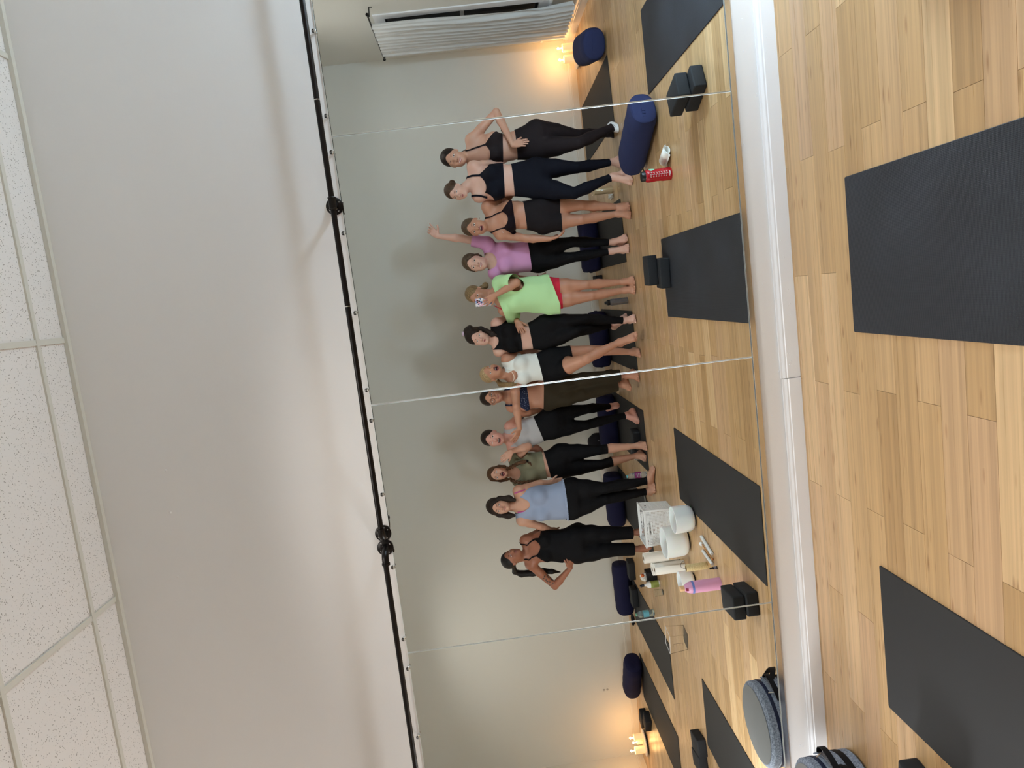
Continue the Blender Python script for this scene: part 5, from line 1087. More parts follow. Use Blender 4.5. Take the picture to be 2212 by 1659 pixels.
def yoga_mat(xa, xb, ya, yb, label, M=mat_flat, rz=0.0):
    cx, cy = (xa + xb) / 2, (ya + yb) / 2; w, l = (xb - xa) / 2, (yb - ya) / 2; bm = bmesh.new(); n = 8
    pts = []
    r = 0.006
    for sx, sy, a0 in ((1, 1, 0), (-1, 1, 90), (-1, -1, 180), (1, -1, 270)):
        for k in range(3): a = math.radians(a0 + k * 45); pts.append((sx * (w - r) + r * math.cos(a), sy * (l - r) + r * math.sin(a)))
    lo = [bm.verts.new((x, y, 0.0005)) for x, y in pts]; md = [bm.verts.new((x, y, 0.0045)) for x, y in pts]; hi = [bm.verts.new((x * (w - .002) / w, y * (l - .002) / l, 0.0058)) for x, y in pts]
    for A, B in ((lo, md), (md, hi)):
        for k in range(len(pts)): bm.faces.new((A[k], A[(k + 1) % len(pts)], B[(k + 1) % len(pts)], B[k]))
    bm.faces.new(hi); bm.faces.new(lo[::-1]); o = bm_obj('yoga_mat', bm, M); o.location = (cx, cy, 0); o.rotation_euler = (0, 0, rz)
    return tag(o, label, 'yoga mat', 'dark yoga mats on the floor')
yoga_mat(-0.306, 0.304, -2.27, -0.535, 'ribbed blue-black yoga mat by the mirrors with two foam blocks at its end', mat_rib)
yoga_mat(-1.862, -1.247, -2.434, -0.62, 'plain charcoal yoga mat by the mirrors beside the white bowls', rz=0.012)
yoga_mat(1.39, 2.0, -2.235, -0.58, 'dark yoga mat by the mirrors at the window end', mat_rib)
yoga_mat(-4.02, -3.40, -2.29, -0.5, 'charcoal yoga mat by the mirrors nearest the grey round bag', rz=0.01)
yoga_mat(1.47, 2.10, -5.24, -3.55, 'dark yoga mat leading to the blue bolster by the candles', rz=-0.03)
yoga_mat(0.20, 0.81, -5.3, -3.62, 'dark yoga mat behind the woman in the pink tee')
yoga_mat(-0.89, -0.28, -5.33, -3.60, 'dark yoga mat behind the blonde in the white tank')
yoga_mat(-1.90, -1.27, -5.35, -3.55, 'dark yoga mat under the foot of the woman in grey')
yoga_mat(-2.87, -2.26, -5.42, -3.72, 'dark yoga mat behind the woman in the black jumpsuit')
yoga_mat(-4.27, -3.66, -5.20, -3.42, 'dark yoga mat under the blue water bottle, behind the clear bin')
yoga_mat(-5.30, -4.69, -5.20, -3.44, 'dark yoga mat leading to the bolster by the far candles')

# ---------------------------------------------------------------- bolsters and blocks
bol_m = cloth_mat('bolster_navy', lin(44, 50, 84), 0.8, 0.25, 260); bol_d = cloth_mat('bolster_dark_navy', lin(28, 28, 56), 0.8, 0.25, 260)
def bolster(c, ang, label, M=bol_m, L_=0.62, rx=0.145, rz_=0.112, z0=0.0062):
    t = empty('bolster', (c[0], c[1], z0), ang); tag(t, label, 'bolster', 'navy yoga bolsters'); bm = bmesh.new(); n = 40; secs = []
    for k in range(13):
        s_ = -1 + 2 * k / 12; e = (1 - max(abs(s_) - 0.86, 0) ** 2 / 0.14 ** 2 * 0.10) * (1 + 0.015 * math.sin(k * 2.1)); x = s_ * L_ / 2
        secs.append([bm.verts.new((x, rx * e * math.copysign(abs(math.cos(a)) ** 0.8, math.cos(a)), rz_ + 0.002 + rz_ * e * math.copysign(abs(math.sin(a)) ** 0.8, math.sin(a)))) for a in [2 * math.pi * q / n for q in range(n)]])
    for A, B in zip(secs, secs[1:]):
        for k in range(n): bm.faces.new((A[k], A[(k + 1) % n], B[(k + 1) % n], B[k]))
    bm_obj('cover', bm, M, t, True)
    for sg in (-1, 1):
        bm = bmesh.new(); rings = []
        for q, dx in ((0.905, -0.002), (0.80, 0.012), (0.5, 0.018), (0.02, 0.02)): rings.append([bm.verts.new((sg * (L_ / 2 + dx), rx * q * math.copysign(abs(math.cos(a)) ** 0.8, math.cos(a)), rz_ + 0.002 + rz_ * q * math.copysign(abs(math.sin(a)) ** 0.8, math.sin(a)))) for a in [2 * math.pi * q2 / n for q2 in range(n)]])
        for A, B in zip(rings, rings[1:]):
            for k in range(n): bm.faces.new((A[k], A[(k + 1) % n], B[(k + 1) % n], B[k]))
        e = bm_obj('end_panel', bm, M, t, True)
        bm = bmesh.new(); pts = [(sg * (L_ / 2 + 0.012 + 0.014 * math.sin(math.pi * k / 8)), -0.085 + 0.17 * k / 8, rz_ + 0.01) for k in range(9)]
        for (x0, y0, z0), (x1, y1, z1) in zip(pts, pts[1:]): box(bm, (min(x0, x1) - .0015, y0, z0 - .012), (max(x0, x1) + .0015, y1, z0 + .012))
        bm_obj('handle', bm, M, e)
    return t
a0, a1 = np.array((1.235, -2.075)), np.array((0.985, -2.565)); bolster((a0 + a1) / 2, math.atan2(a1[1] - a0[1], a1[0] - a0[0]), 'navy bolster on the open floor beside the red bottle', z0=0, rz_=0.104)
bolster((2.30, -3.86), math.radians(103), 'navy bolster end-on by the window-side candles', z0=0)
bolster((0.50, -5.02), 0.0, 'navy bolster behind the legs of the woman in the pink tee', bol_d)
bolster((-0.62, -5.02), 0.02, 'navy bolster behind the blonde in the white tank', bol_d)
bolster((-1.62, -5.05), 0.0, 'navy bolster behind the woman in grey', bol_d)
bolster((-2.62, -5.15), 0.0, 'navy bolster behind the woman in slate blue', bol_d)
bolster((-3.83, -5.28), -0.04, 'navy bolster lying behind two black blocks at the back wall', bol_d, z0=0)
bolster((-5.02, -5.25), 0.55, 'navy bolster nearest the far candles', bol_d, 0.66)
foam = mat('foam_black', lin(22, 23, 27), 0.8); bumpy(foam, 220, 0.25, 0.001, 3)
bmk = bmesh.new(); box(bmk, (-0.115, -0.076, 0), (0.115, 0.076, 0.078)); bmesh.ops.bevel(bmk, geom=list(bmk.edges), offset=0.010, segments=2, affect='EDGES', profile=0.6); bmesh.ops.recalc_face_normals(bmk, faces=bmk.faces)
block_me = bpy.data.meshes.new('foam_block'); bmk.to_mesh(block_me); bmk.free(); block_me.materials.append(foam); block_me.polygons.foreach_set('use_smooth', np.ones(len(block_me.polygons), bool))
def block(x, y, z, rz, label, tilt=None):
    o = bpy.data.objects.new('yoga_block', block_me); COL.objects.link(o); o.location = (x, y, z); o.rotation_euler = (tilt or 0, 0, rz)
    return tag(o, label, 'yoga block', 'black foam yoga blocks')
rb = math.radians
block(1.103, -1.07, 0.0, rb(66), 'black foam block nearest the mirrors at the window end, lower of two'); block(1.092, -1.13, 0.0785, rb(72), 'black foam block at the window end, stacked on its twin')
block(0.040, -2.150, 0.0062, rb(4), 'black foam block under another at the end of the ribbed mat'); block(0.072, -2.215, 0.0848, rb(2), 'black foam block on top of the pair at the end of the ribbed mat')
block(-2.065, -0.905, 0.0, rb(84), 'black foam block by the pink bottle, under its twin'); block(-2.085, -0.925, 0.0785, rb(86), 'black foam block by the pink bottle, on top of its twin')
block(-4.10, -2.46, 0.0, rb(80), 'black foam block past the mat by the grey bag, window side'); block(-4.27, -2.47, 0.0, rb(78), 'black foam block past the mat by the grey bag, candle side')
block(-3.47, -4.97, 0.0, rb(5), 'black foam block in front of the bolster behind the crate, window side'); block(-3.80, -4.92, 0.0066, rb(0), 'black foam block in front of the bolster behind the crate, candle side')
block(-5.47, -4.95, 0.0, rb(30), 'black foam block on the mat side of the bolster by the far candles'); block(-5.60, -5.22, 0.0, rb(28), 'black foam block at the wall next to the far candles')
block(0.05, -5.16, 0.0, rb(90), 'black foam block in the gap behind the woman in green'); block(-1.09, -5.12, 0.0, rb(80), 'black foam block in the gap behind the woman with glasses')
block(-1.63, -3.86, 0.0066, rb(10), 'black foam block on the mat behind the woman with braids')

# ---------------------------------------------------------------- window, curtain
wt = empty('window_1', (X1, (WY0 + WY1) / 2, WZ0)); wt['kind'] = 'structure'; tag(wt, 'tall window dark with night behind the curtain', 'window')
hy, hz_ = (WY1 - WY0) / 2, WZ1 - WZ0; bm = bmesh.new()
for lo, hi in (((-.012, -hy - .075, -.075), (.02, -hy + .03, hz_ + .075)), ((-.012, hy - .03, -.075), (.02, hy + .075, hz_ + .075)), ((-.012, -hy + .03, hz_ - .03), (.02, hy - .03, hz_ + .075)), ((-.012, -hy + .03, -.075), (.02, hy - .03, .03)), ((-.035, -hy - .09, -.095), (.02, hy + .09, -.072)), ((0.03, -hy, hz_ / 2 - .02), (.06, hy, hz_ / 2 + .02)), ((0.03, -hy, 0), (.06, -hy + .04, hz_)), ((0.03, hy - .04, 0), (.06, hy, hz_))): box(bm, lo, hi)
bm_obj('window_frame', bm, white_trim, wt)
glass_n = mat('night_glass', lin(16, 22, 34), 0.04); box_obj('pane', (.064, -hy, 0), (.070, hy, hz_ / 2), glass_n, wt); box_obj('pane', (.064, -hy, hz_ / 2), (.070, hy, hz_), glass_n, wt)
sheer = mat('sheer_curtain', lin(224, 226, 224), 0.6); nodes(sheer)[2].inputs['Alpha'].default_value = 0.86; bumpy(sheer, 300, 0.2, 0.0006, 2)
ct = empty('curtain', (2.80, -4.5, 0)); tag(ct, 'sheer white curtain hanging over the window', 'curtain')
bm = bmesh.new(); nu, nv = 150, 26; g = []
for j in range(nv + 1):
    v_ = j / nv; z = 2.188 - v_ * 2.02; row = []
    for i in range(nu + 1):
        u = i / nu; ya = -4.05 - 0.10 * v_ ** 0.8 + 0.015 * math.sin(v_ * 9) + 0.10 * max(v_ - 0.85, 0) / 0.15; yb = -4.95 - 0.02 * v_; y = ya + (yb - ya) * u
        amp = 0.012 + 0.020 * v_; x = amp * math.sin(u * 58 + 0.8 * math.sin(v_ * 4 + u * 9)) + 0.007 * math.sin(u * 131 + v_ * 3)
        row.append(bm.verts.new((x - 0.01, y + 4.5, z + (0.012 * math.sin(u * 58) if j == nv else 0))))
    g.append(row)
for j in range(nv):
    for i in range(nu): bm.faces.new((g[j][i], g[j][i + 1], g[j + 1][i + 1], g[j + 1][i]))
bm_obj('fabric', bm, sheer, ct, True)
rd = empty('curtain_rod', (2.80, -4.445, 2.19)); tag(rd, 'thin black curtain rod above the window', 'curtain rod')
tube_obj('rod', [(0, 0.625, 0), (0, -0.625, 0)], 0.0085, iron, rd, 10)
for y in (0.625, -0.625): lathe_obj('finial', [(0.006, -0.012), (0.014, -0.004), (0.017, 0.006), (0.012, 0.018), (0, 0.022)], iron, rd, 14, Matrix.Translation((0, y, 0)) @ Matrix.Rotation(-math.copysign(math.pi / 2, y), 4, 'X'))
for y in (0.58, -0.58): tube_obj('bracket', [(0, y, 0), (0, y, -0.012), (0.084, y, -0.02), (0.084, y, -0.05)], 0.006, iron, rd, 8)

# ---------------------------------------------------------------- candles
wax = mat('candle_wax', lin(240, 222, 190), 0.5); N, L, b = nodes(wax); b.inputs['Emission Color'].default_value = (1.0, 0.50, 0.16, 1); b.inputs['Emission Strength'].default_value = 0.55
flame_m = mat('flame', (1, 0.8, 0.4, 1)); N, L, b = nodes(flame_m); b.inputs['Emission Color'].default_value = (1.0, 0.62, 0.22, 1); b.inputs['Emission Strength'].default_value = 30
tray_m = mat('tray_white', lin(226, 214, 200), 0.4)
def candle(x, y, z, r, h, label, power):
    t = empty('candle', (x, y, z)); tag(t, label, 'candle', 'lit pillar candles'); lathe_obj('wax_pillar', [(0, 0), (r, 0), (r, h), (r * .9, h + .004), (r * .78, h - .004), (r * .3, h - .012), (0, h - .012)], wax, t, 28)
    lathe_obj('wick', [(0.0012, h - .012), (0.0012, h + .008)], dark_pl, t, 6); lathe_obj('flame', [(0, h + .004), (.005, h + .009), (.007, h + .016), (.004, h + .028), (0, h + .038)], flame_m, t, 12)
    ld = bpy.data.lights.new('candle_light', 'POINT'); ld.energy = power; ld.color = (1.0, 0.50, 0.17); ld.shadow_soft_size = 0.012; lo = bpy.data.objects.new('candle_light', ld); COL.objects.link(lo); lo.parent = t; lo.location = (0, 0, h + .05)
def tray(x, y, r, label):
    t = empty('candle_tray', (x, y, 0)); tag(t, label, 'tray'); lathe_obj('foot_ring', [(r * .86, 0), (r * .9, .004), (r * .86, .022), (0, .022)], dark_pl, t, 40); lathe_obj('plate', [(0, .0225), (r, .0225), (r * 1.01, .028), (r, .034), (r * .94, .035), (0, .033)], tray_m, t, 40); return 0.036
zt = tray(2.64, -5.08, 0.165, 'round pale candle tray in the corner below the curtain')
candle(2.70, -5.04, zt, 0.046, 0.145, 'lit pillar candle closer to the curtain, on the corner tray', 2.0); candle(2.585, -5.07, zt, 0.045, 0.135, 'lit pillar candle on the corner tray, farther from the curtain', 2.0)
zt = tray(-6.06, -5.40, 0.17, 'round candle tray at the end of the room opposite the window')
candle(-5.98, -5.41, zt, 0.045, 0.12, 'lit pillar candle at the far end, nearer the bolster', 2.0); candle(-6.13, -5.36, zt, 0.048, 0.13, 'lit pillar candle at the far end, nearer the corner', 2.0)
candle(-6.10, -5.48, zt, 0.03, 0.075, 'short lit candle behind the two pillars at the far end', 0.6)
ot = empty('outlet_plate', (-5.49, bw_y(-5.49) + .0, 0.415)); tag(ot, 'painted-over electrical outlet plate low on the back wall', 'outlet')
box_obj('plate', (-0.037, 0.0, -0.058), (0.037, 0.008, 0.058), back_paint, ot, bevel=0.003)
for z in (-0.024, 0.024):
    s_ = lathe_obj('socket', [(0, .0085), (.015, .0085), (.0165, .0075)], mat('socket_grey', lin(168, 164, 154), 0.5), ot, 20, Matrix.Translation((0, 0, z)) @ Matrix.Rotation(-math.pi / 2, 4, 'X') @ Matrix.Diagonal((1, 1, 1, 1)))

# ---------------------------------------------------------------- things on the floor
def place(name, x, y, label, cat, group=None, z=0.0, rz=0.0): t = empty(name, (x, y, z), rz); return tag(t, label, cat, group)
white_pl = mat('white_plastic', lin(232, 233, 232), 0.35); frost = mat('frosted_quartz', lin(236, 237, 236), 0.42); nodes(frost)[2].inputs['Subsurface Weight'].default_value = 0.2; rubber = mat('black_rubber', lin(18, 18, 18), 0.6)
# crate
cr_ = place('storage_crate', -2.185, -2.86, 'white perforated plastic storage crate in front of the jumpsuit legs', 'crate', rz=0.03)
def holed(w0, w1, h, mx, pitch=0.0125, slot=True):
    bm = bmesh.new(); nx, nz = int(w0 / pitch) * 2 + 1, int(h / pitch) * 2 + 1; G = []
    for j in range(nz + 1):
        t = j / nz; w = w0 + (w1 - w0) * t; t = (j + (0.22 if j % 2 == 0 else 0)*(0 < j < nz) * 1.0) / nz; w = w0 + (w1 - w0) * t; G.append([bm.verts.new(mx @ Vector((-w / 2 + w * (i + (0.22 if i % 2 == 0 else 0) * (0 < i < nx)) / nx, 0, h * t))) for i in range(nx + 1)])
    for j in range(nz):
        for i in range(nx):
            xx = -0.5 + (i + .5) / nx; zz = (j + .5) / nz
            sl = slot and abs(xx) < 0.16 and 0.78 < zz < 0.86; rim = zz > 0.94 or zz < 0.05 or abs(xx) > 0.465; fr = slot and abs(xx) < 0.19 and 0.745 < zz < 0.895
            if sl or (not rim and not fr and (i % 2 == 1) and (j % 2 == 1)): continue
            bm.faces.new((G[j][i], G[j][i + 1], G[j + 1][i + 1], G[j + 1][i]))
    return bm
for nm_, w0, w1, mx in (('front_panel', .315, .345, Matrix.Translation((0, .105, .004)) @ Matrix.Rotation(-0.05, 4, 'X')), ('back_panel', .315, .345, Matrix.Translation((0, -.105, .004)) @ Matrix.Rotation(0.05, 4, 'X')), ('side_panel', .21, .24, Matrix.Translation((.157, 0, .004)) @ Matrix.Rotation(math.pi / 2, 4, 'Z') @ Matrix.Rotation(0.05, 4, 'X')), ('side_panel', .21, .24, Matrix.Translation((-.157, 0, .004)) @ Matrix.Rotation(math.pi / 2, 4, 'Z') @ Matrix.Rotation(-0.05, 4, 'X'))):
    o = bm_obj(nm_, holed(w0, w1, .262, mx), white_pl, cr_); md = o.modifiers.new('thickness', 'SOLIDIFY'); md.thickness = 0.003; md.offset = 0
box_obj('base', (-.157, -.105, 0), (.157, .105, .006), white_pl, cr_); bm = bmesh.new()
for lo, hi in (((-.178, .114, .262), (.178, .126, .270)), ((-.178, -.126, .262), (.178, -.114, .270)), ((.166, -.114, .262), (.178, .114, .270)), ((-.178, -.114, .262), (-.166, .114, .270))): box(bm, lo, hi)
bm_obj('rim', bm, white_pl, cr_)
# crystal bowls
def bowl(x, y, r, h, label):
    t = place('singing_bowl', x, y, label, 'bowl', 'frosted crystal singing bowls'); q = 0.006; pr = [(0, .012)]
    for k in range(7): a = k / 6 * math.pi / 2; pr.append((r * .62 + r * .36 * math.sin(a), .012 + h * .30 * (1 - math.cos(a))))
    pr += [(r, h * .8), (r, h), (r - q / 2, h + .002), (r - q, h)]; pr += [(r - q, h * .8)] + [(max(a - q, 0), b2 + q) for a, b2 in pr[7:0:-1]] + [(0, .012 + q)]
    lathe_obj('bowl_wall', pr, frost, t, 48); bm = bmesh.new(); R_ = r * .60; tube(bm, [(R_ * math.cos(a), R_ * math.sin(a), .0065) for a in np.linspace(0, 2 * math.pi, 41)], .0065, 8, False); bm_obj('rubber_ring', bm, rubber, t, True)
bowl(-1.905, -2.08, 0.108, 0.170, 'frosted white crystal bowl in front of the crate, nearest the mat'); bowl(-2.175, -2.33, 0.132, 0.205, 'largest frosted white crystal bowl, beside the paper rolls'); bowl(-2.49, -2.24, 0.082, 0.125, 'smallest frosted white crystal bowl, behind the pink bottle')
# paper rolls
paper = mat('paper_white', lin(242, 240, 233), 0.85); bumpy(paper, 160, 0.25, 0.0008, 3); card = mat('card_core', lin(150, 120, 92), 0.8)
def roll(x, y, r, h, label, rz=0):
    t = place('paper_roll', x, y, label, 'paper roll', 'paper towel rolls', rz=rz); lathe_obj('paper', [(.021, .001), (r, .001), (r, h), (.021, h)], paper, t, 40); lathe_obj('core', [(.0205, h - .001), (.0205, .001), (.0185, .001), (.0185, h - .001), (.0205, h - .001)], card, t, 24)
    bm = bmesh.new(); A = [bm.verts.new((r + .0005 + .014 * k / 5, .004 + .022 * k / 5, z)) for z in (.001, h) for k in range(6)]
    for k in range(5): bm.faces.new((A[k], A[k + 1], A[k + 7], A[k + 6]))
    o = bm_obj('loose_sheet', bm, paper, t, True); md = o.modifiers.new('thickness', 'SOLIDIFY'); md.thickness = 0.001
roll(-2.60, -3.10, .050, .235, 'white paper towel roll standing by the jumpsuit foot'); roll(-2.53, -2.66, .056, .255, 'white paper towel roll behind the largest bowl'); roll(-2.482, -2.53, .050, .262, 'white paper towel roll nearest the bamboo chime', 0.6)
# bamboo chime, mallets, oil vial
bam = mat('bamboo_tube', lin(206, 184, 132), 0.45); mottled(bam, lin(196, 170, 116), lin(220, 200, 150), 3, 4, (6, 60, 60)); t = place('bamboo_chime', -2.21, -1.835, 'bamboo tube chime with a black cord, standing by the mallets', 'chime')
lathe_obj('tube', [(.022, .165), (.026, .166), (.0275, .162), (.0275, .003), (.025, 0), (0, 0)], bam, t, 28); lathe_obj('disc', [(0, .160), (.0218, .160)], mat('chime_wood', lin(120, 92, 60), 0.6), t, 24); tube_obj('cord', [(0, 0, .160), (.004, .004, .185), (.018, .0, .205), (.04, -.005, .20), (.055, -.012, .176)], .0016, rubber, t, 6)
cream = mat('mallet_suede', lin(222, 226, 226), 0.7); tanw = mat('mallet_wood', lin(196, 140, 84), 0.45)
def rod(name, a, b_, r, M, label, group=None):
    a, b_ = Vector((a[0], a[1], r)), Vector((b_[0], b_[1], r)); t = place(name, a.x, a.y, label, 'mallet', group); d = (b_ - a); n = d.normalized(); bm = bmesh.new(); tube(bm, [Vector((0, 0, r)), n * .003 + Vector((0, 0, r)), d - n * .003 + Vector((0, 0, r)), d + Vector((0, 0, r))], [r * .85, r, r, r * .85], 16); bm_obj('suede_rod', bm, M, t, True); return t, d
rod('mallet', (-1.992, -1.880), (-2.046, -1.640), .0125, cream, 'pale suede-covered rod mallet, window side of the pair', 'rod mallets'); rod('mallet', (-2.104, -1.870), (-2.128, -1.650), .0125, cream, 'pale suede-covered rod mallet, candle side of the pair', 'rod mallets')
t = place('ball_mallet', -2.052, -1.880, 'wooden ball-headed mallet lying between two pale rods', 'mallet'); lathe_obj('felt_head', [(.017 * math.sin(a / 12 * math.pi), .017 - .017 * math.cos(a / 12 * math.pi)) for a in range(13)], cream, t, 20); tube_obj('stick', [(0, .012, .016), (-.036, .215, .012)], .0042, tanw, t, 10); lathe_obj('grip_ball', [(.0105 * math.sin(a / 10 * math.pi), .0105 - .0105 * math.cos(a / 10 * math.pi)) for a in range(11)], tanw, t, 16, Matrix.Translation((-.038, .226, 0)))
t = place('oil_vial', -2.13, -1.585, 'tiny dark glass oil vial standing by the mallets', 'vial'); lathe_obj('glass', [(0, 0), (.0105, 0), (.0105, .032), (.007, .038), (.007, .041)], mat('amber_dark', lin(30, 26, 36), 0.12), t, 18); lathe_obj('cap', [(.0078, .040), (.0078, .056), (0, .057)], rubber, t, 16); lathe_obj('paper_label', [(.0107, .008), (.0107, .027)], mat('grey_label', lin(120, 120, 132), 0.6), t, 18)
# pink bottle
pinkm = mat('pink_powder_coat', lin(222, 160, 196), 0.38); t = place('water_bottle', -2.235, -1.545, 'pink metal water bottle with a blue band and tan lid', 'water bottle'); r = .044
bd_ = lathe_obj('flask', [(0, 0), (r * .95, 0), (r, .006), (r, .205), (r * .97, .222), (r * .8, .246), (r * .55, .262), (.019, .268)], pinkm, t, 36); lathe_obj('blue_band', [(r + .0012, .198), (r + .0012, .214)], mat('blue_band', lin(110, 134, 206), 0.4), t, 36); lathe_obj('lid', [(.019, .262), (.0205, .266), (.0205, .296), (.017, .300), (0, .300)], mat('tan_lid', lin(226, 184, 138), 0.4), t, 24); box_obj('lid_clip', (-.009, .018, .240), (.009, .036, .262), mat('maroon_clip', lin(150, 44, 80), 0.4), t, bevel=.003)
# spray bottle with green label
t = place('spray_bottle', -3.09, -3.60, 'white spray bottle with a green label and dark nozzle', 'bottle'); lathe_obj('bottle_body', [(0, 0), (.033, 0), (.035, .004), (.035, .105), (.03, .122), (.014, .140), (.012, .165)], white_pl, t, 28); lathe_obj('green_label', [(.0354, .012), (.0354, .095)], mat('green_label', lin(150, 164, 84), 0.5), t, 28); lathe_obj('nozzle', [(.0145, .160), (.0145, .185), (.011, .188), (.011, .205), (0, .206)], mat('nozzle_dark', lin(40, 46, 58), 0.3), t, 18); box_obj('spout', (-.006, .008, .190), (.006, .026, .203), MATS['nozzle_dark'], t)
clear = mat('clear_plastic', (1, 1, 1, 1), 0.05); nodes(clear)[2].inputs['Transmission Weight'].default_value = 1.0; nodes(clear)[2].inputs['IOR'].default_value = 1.25
clear2 = mat('clear_glass', (0.95, 0.98, 0.98, 1), 0.03); nodes(clear2)[2].inputs['Transmission Weight'].default_value = 1.0; nodes(clear2)[2].inputs['IOR'].default_value = 1.35
t = place('drinking_glass', -3.13, -3.475, 'small clear tumbler beside the green-labelled spray bottle', 'glass'); lathe_obj('glass_wall', [(0, 0), (.030, 0), (.036, .085), (.0335, .085), (.028, .006), (0, .006)], clear2, t, 28)
# black box with tissue
t = place('tissue_box', -3.06, -3.74, 'small black box with a white and orange wrapper poking out', 'box'); box_obj('carton', (-.062, -.062, 0), (.062, .062, .105), foam, t, bevel=.004)
bm = bmesh.new(); bmesh.ops.create_icosphere(bm, subdivisions=3, radius=.042); rs = random.Random(8)
for v in bm.verts: v.co = Vector((v.co.x * 1.0, v.co.y * .55, v.co.z * .9 + .128)) + Vector((rs.uniform(-.007, .007), rs.uniform(-.007, .007), rs.uniform(-.009, .009)))
bm_obj('tissue', bm, paper, t); bm = bmesh.new(); bmesh.ops.create_icosphere(bm, subdivisions=2, radius=.022)
for v in bm.verts: v.co = Vector((v.co.x + .022, v.co.y * .6 + .016, v.co.z * .9 + .142)) + Vector((rs.uniform(-.004, .004),) * 3)
bm_obj('orange_wrapper', bm, mat('orange_wrap', lin(214, 110, 50), 0.4), t)
# clear measuring bin
t = place('clear_bin', -3.24, -2.72, 'clear acrylic measuring bin standing on the bare floor', 'bin', rz=0.25); bm = bmesh.new(); q = .0022
def tap(z, s_, ins=0): w, d = (.085 + .012 * s_ - ins), (.062 + .010 * s_ - ins); return [bm.verts.new((x * w, y * d, z)) for x, y in ((-1, -1), (1, -1), (1, 1), (-1, 1))]
R0, R1, R2, R3 = tap(0, 0), tap(.165, 1), tap(.165, 1, q), tap(q, 0, q)
for A, B in ((R0, R1), (R1, R2), (R2, R3)):
    for k in range(4): bm.faces.new((A[k], A[(k + 1) % 4], B[(k + 1) % 4], B[k]))
bm.faces.new(R0[::-1]); bm.faces.new(R3); bm_obj('bin_wall', bm, clear, t)
bm = bmesh.new()
for k in range(4): box(bm, (-.02 - .004 * (k % 2), .0655 + .0085 * (.045 + .03 * k) / .165, .045 + .03 * k), (.004, .0665 + .0085 * (.045 + .03 * k) / .165, .0462 + .03 * k))
box(bm, (.004, .0675, .045), (.0052, .0690, .136)); bm_obj('scale_marks', bm, mat('mark_dark', lin(70, 62, 58), 0.6), t)
bm = bmesh.new()
for s_ in (-1, 1): tube(bm, [(s_ * .097, -.072, .166), (s_ * .097, .072, .166)], .0022, 6)
for s_ in (-1, 1): tube(bm, [(-.097, s_ * .072, .166), (.097, s_ * .072, .166)], .0022, 6)
bm_obj('rim', bm, mat('clear_rim', lin(225, 225, 228), 0.1), t)
# disposable water bottles
def pet(x, y, label, capc, labc, tint, h=.205, r=.033):
    t = place('water_bottle', x, y, label, 'water bottle'); M = mat('pet_%d' % len(MATS), tint, 0.05); nodes(M)[2].inputs['Transmission Weight'].default_value = 0.85; nodes(M)[2].inputs['IOR'].default_value = 1.33
    pr = [(0, .004), (r * .8, 0), (r, .008)]
    for k in range(8): z = .015 + k * (h * .72 - .015) / 7; pr += [(r, z), (r * .95, z + .008)]
    pr += [(r, h * .74), (r * .8, h * .84), (.013, h * .93), (.012, h * .96)]; lathe_obj('bottle_wall', pr, M, t, 28); lathe_obj('cap', [(.0155, h * .95), (.0155, h), (0, h + .001)], capc, t, 18); lathe_obj('wrap_label', [(r + .0012, h * .30), (r + .0012, h * .60)], labc, t, 28); return t
mag = mat('magenta_label', lin(150, 50, 120), 0.4); teal = mat('teal_cap', lin(110, 200, 214), 0.4)
t = pet(-1.955, -3.70, 'small water bottle with a teal cap and magenta label by bare feet', teal, mag, (.86, .93, .96, 1))
bm = bmesh.new()
for k in range(3):
    for j in range(5): a = .9 + j * .22; c = Vector((.0350 * math.cos(a), .0350 * math.sin(a), .070 + .016 * k)); box(bm, (-.0026, -.0004, -.004), (.0026, .0004, .004), Matrix.Translation(c) @ Matrix.Rotation(a - math.pi / 2, 4, 'Z'))
bm_obj('label_lettering', bm, white_pl, t)
pet(-3.60, -4.02, 'bluish water bottle lying in view beside the last mirror seam', mat('green_cap', lin(120, 190, 160), 0.4), mat('blue_label', lin(110, 186, 206), 0.35), (.66, .84, .88, 1), .205, .037)
# red bottle with a cloth
redm = mat('red_translucent', lin(176, 20, 34), 0.18); t = place('water_bottle', 0.735, -1.850, 'red wide-mouth water bottle with white scale marks and black cap', 'water bottle', rz=0.0); r = .046
lathe_obj('bottle_body', [(0, 0), (r * .93, 0), (r, .008), (r, .062), (r * .93, .080), (r * .93, .110), (r, .128), (r, .170), (r * .88, .184), (.033, .190)], redm, t, 36); lathe_obj('cap', [(.036, .186), (.036, .212), (.034, .216), (0, .216)], dark_pl, t, 32); bm = bmesh.new(); tube(bm, [(.036, .0, .192), (.052, .004, .196), (.055, .006, .206), (.046, .004, .214), (.030, 0, .219)], .004, 6); bm_obj('cap_strap', bm, dark_pl, t, True)
bm = bmesh.new(); rr = r + .0008
def mark(a0, a1, z0, z1): 
    n_ = max(2, int(abs(a1 - a0) / .08) + 1); pts = [(rr * math.cos(a0 + (a1 - a0) * k / (n_ - 1)), rr * math.sin(a0 + (a1 - a0) * k / (n_ - 1))) for k in range(n_)]
    for (x0, y0), (x1, y1) in zip(pts, pts[1:]): bm.faces.new([bm.verts.new((x0, y0, z0)), bm.verts.new((x1, y1, z0)), bm.verts.new((x1, y1, z1)), bm.verts.new((x0, y0, z1))])
mark(1.55, 1.58, .030, .160); mark(1.25, 1.88, .160, .1615)
for k in range(7): z = .036 + k * .0185; mark(1.30, 1.54, z, z + .0018); mark(1.60, 1.82, z + .006, z + .0075); mark(1.22, 1.28, z + .001, z + .008); mark(1.88, 1.94, z + .004, z + .011)
mark(1.2, 2.0, .018, .0215); mark(1.3, 1.75, .012, .015)
bm_obj('scale_marks', bm, white_pl, t); bm = bmesh.new()
for k in range(7): pass
bm_ = bm; mint = mat('mint_sticker', lin(150, 214, 180), 0.5)
